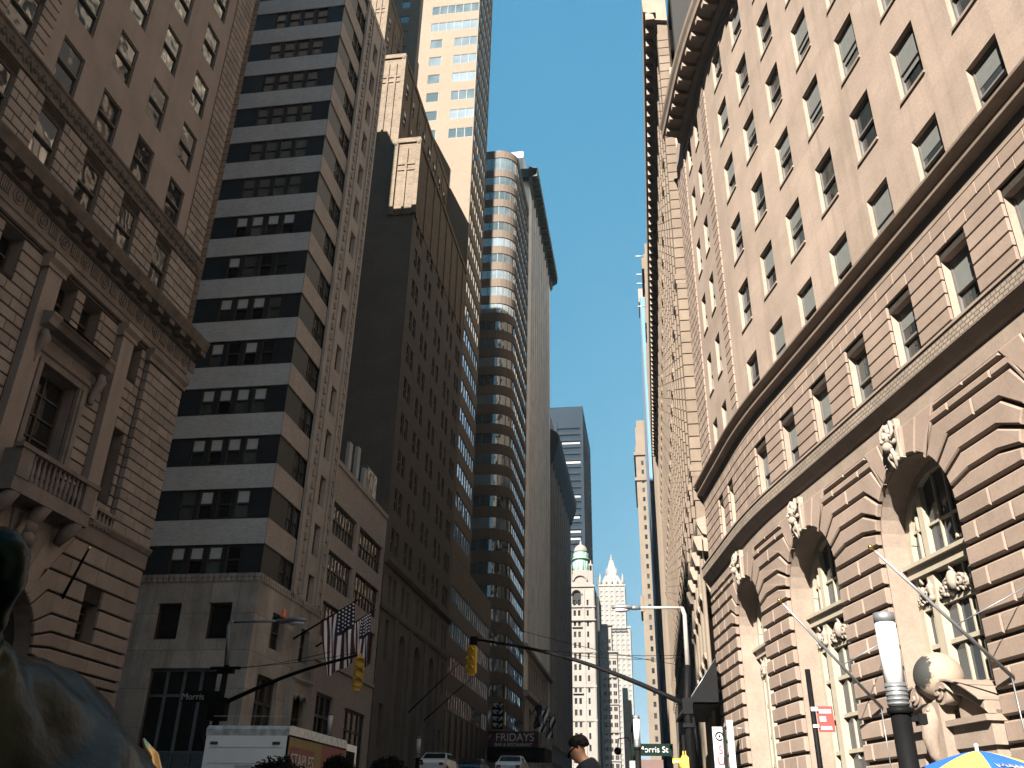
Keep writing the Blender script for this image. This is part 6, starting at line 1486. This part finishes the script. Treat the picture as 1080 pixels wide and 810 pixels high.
# ================================================================== light, sky and camera
W = bpy.data.worlds.new('World'); SC.world = W; W.use_nodes = True
sky = W.node_tree.nodes.new('ShaderNodeTexSky'); sky.sky_type = 'NISHITA'; sky.sun_disc = False
td = Vector((-.45, -1.6, 1.0)).normalized()
sky.sun_elevation = math.asin(td.z); sky.sun_rotation = math.atan2(td.x, td.y); sky.air_density = 1.0; sky.dust_density = .0; sky.ozone_density = 1.0; sky.altitude = 0
nt = W.node_tree; sep = nt.nodes.new('ShaderNodeSeparateColor'); com = nt.nodes.new('ShaderNodeCombineColor'); nt.links.new(sky.outputs[0], sep.inputs[0])
EXPO = 2.4; SKS = .05
for i, (cf, ex) in enumerate(((.105, .65), (.335, .264), (.525, .15))):      # graded sky: a flatter, more cyan gradient than the raw model
    pw = nt.nodes.new('ShaderNodeMath'); pw.operation = 'POWER'; pw.inputs[1].default_value = ex; ml = nt.nodes.new('ShaderNodeMath'); ml.operation = 'MULTIPLY'; ml.inputs[1].default_value = cf / 2 ** EXPO / SKS
    nt.links.new(sep.outputs[i], pw.inputs[0]); nt.links.new(pw.outputs[0], ml.inputs[0]); nt.links.new(ml.outputs[0], com.inputs[i])
nt.links.new(com.outputs[0], nt.nodes['Background'].inputs[0]); nt.nodes['Background'].inputs[1].default_value = SKS
# the air: one box of thin even haze round everything
m = MB(); m.box(-3100, 3100, -450, 4100, -1.5, 300); hz = bpy.data.objects.new('haze', m.mesh('haze', [])); COL.objects.link(hz); hz['kind'] = 'stuff'
mt = bpy.data.materials.new('haze'); mt.use_nodes = True; mt.node_tree.nodes.remove(mt.node_tree.nodes['Principled BSDF'])
vo = mt.node_tree.nodes.new('ShaderNodeVolumePrincipled'); vo.inputs['Density'].default_value = .00006; vo.inputs['Color'].default_value = (.78, .88, .95, 1)
mt.node_tree.links.new(vo.outputs[0], mt.node_tree.nodes['Material Output'].inputs['Volume']); hz.data.materials.append(mt)
ld = bpy.data.lights.new('sun', 'SUN'); ld.energy = 5.0; ld.angle = R_(.5); ld.color = (1., .93, .83); lo_ = bpy.data.objects.new('sun', ld); COL.objects.link(lo_)
lo_.rotation_euler = td.to_track_quat('Z', 'Y').to_euler(); lo_.location = (-20, -60, 120)
cd = bpy.data.cameras.new('camera'); cam = bpy.data.objects.new('camera', cd); COL.objects.link(cam); SC.camera = cam
cd.sensor_width = 36; cd.sensor_fit = 'HORIZONTAL'; cd.lens = 924 / 1080 * 36; cd.clip_start = .05; cd.clip_end = 6000
cam.matrix_world = Matrix(((CAMX.x, CAMY.x, CAMZ.x, 0), (CAMX.y, CAMY.y, CAMZ.y, 0), (CAMX.z, CAMY.z, CAMZ.z, 1.6), (0, 0, 0, 1)))
vs = SC.view_settings; vs.view_transform = 'Standard'; vs.look = 'None'; vs.exposure = EXPO; vs.gamma = 1; vs.use_curve_mapping = False
SC.render.resolution_x, SC.render.resolution_y = 1024, 768
SC.cycles.max_bounces = 6; SC.cycles.diffuse_bounces = 1; SC.cycles.glossy_bounces = 3; SC.cycles.use_denoising = True
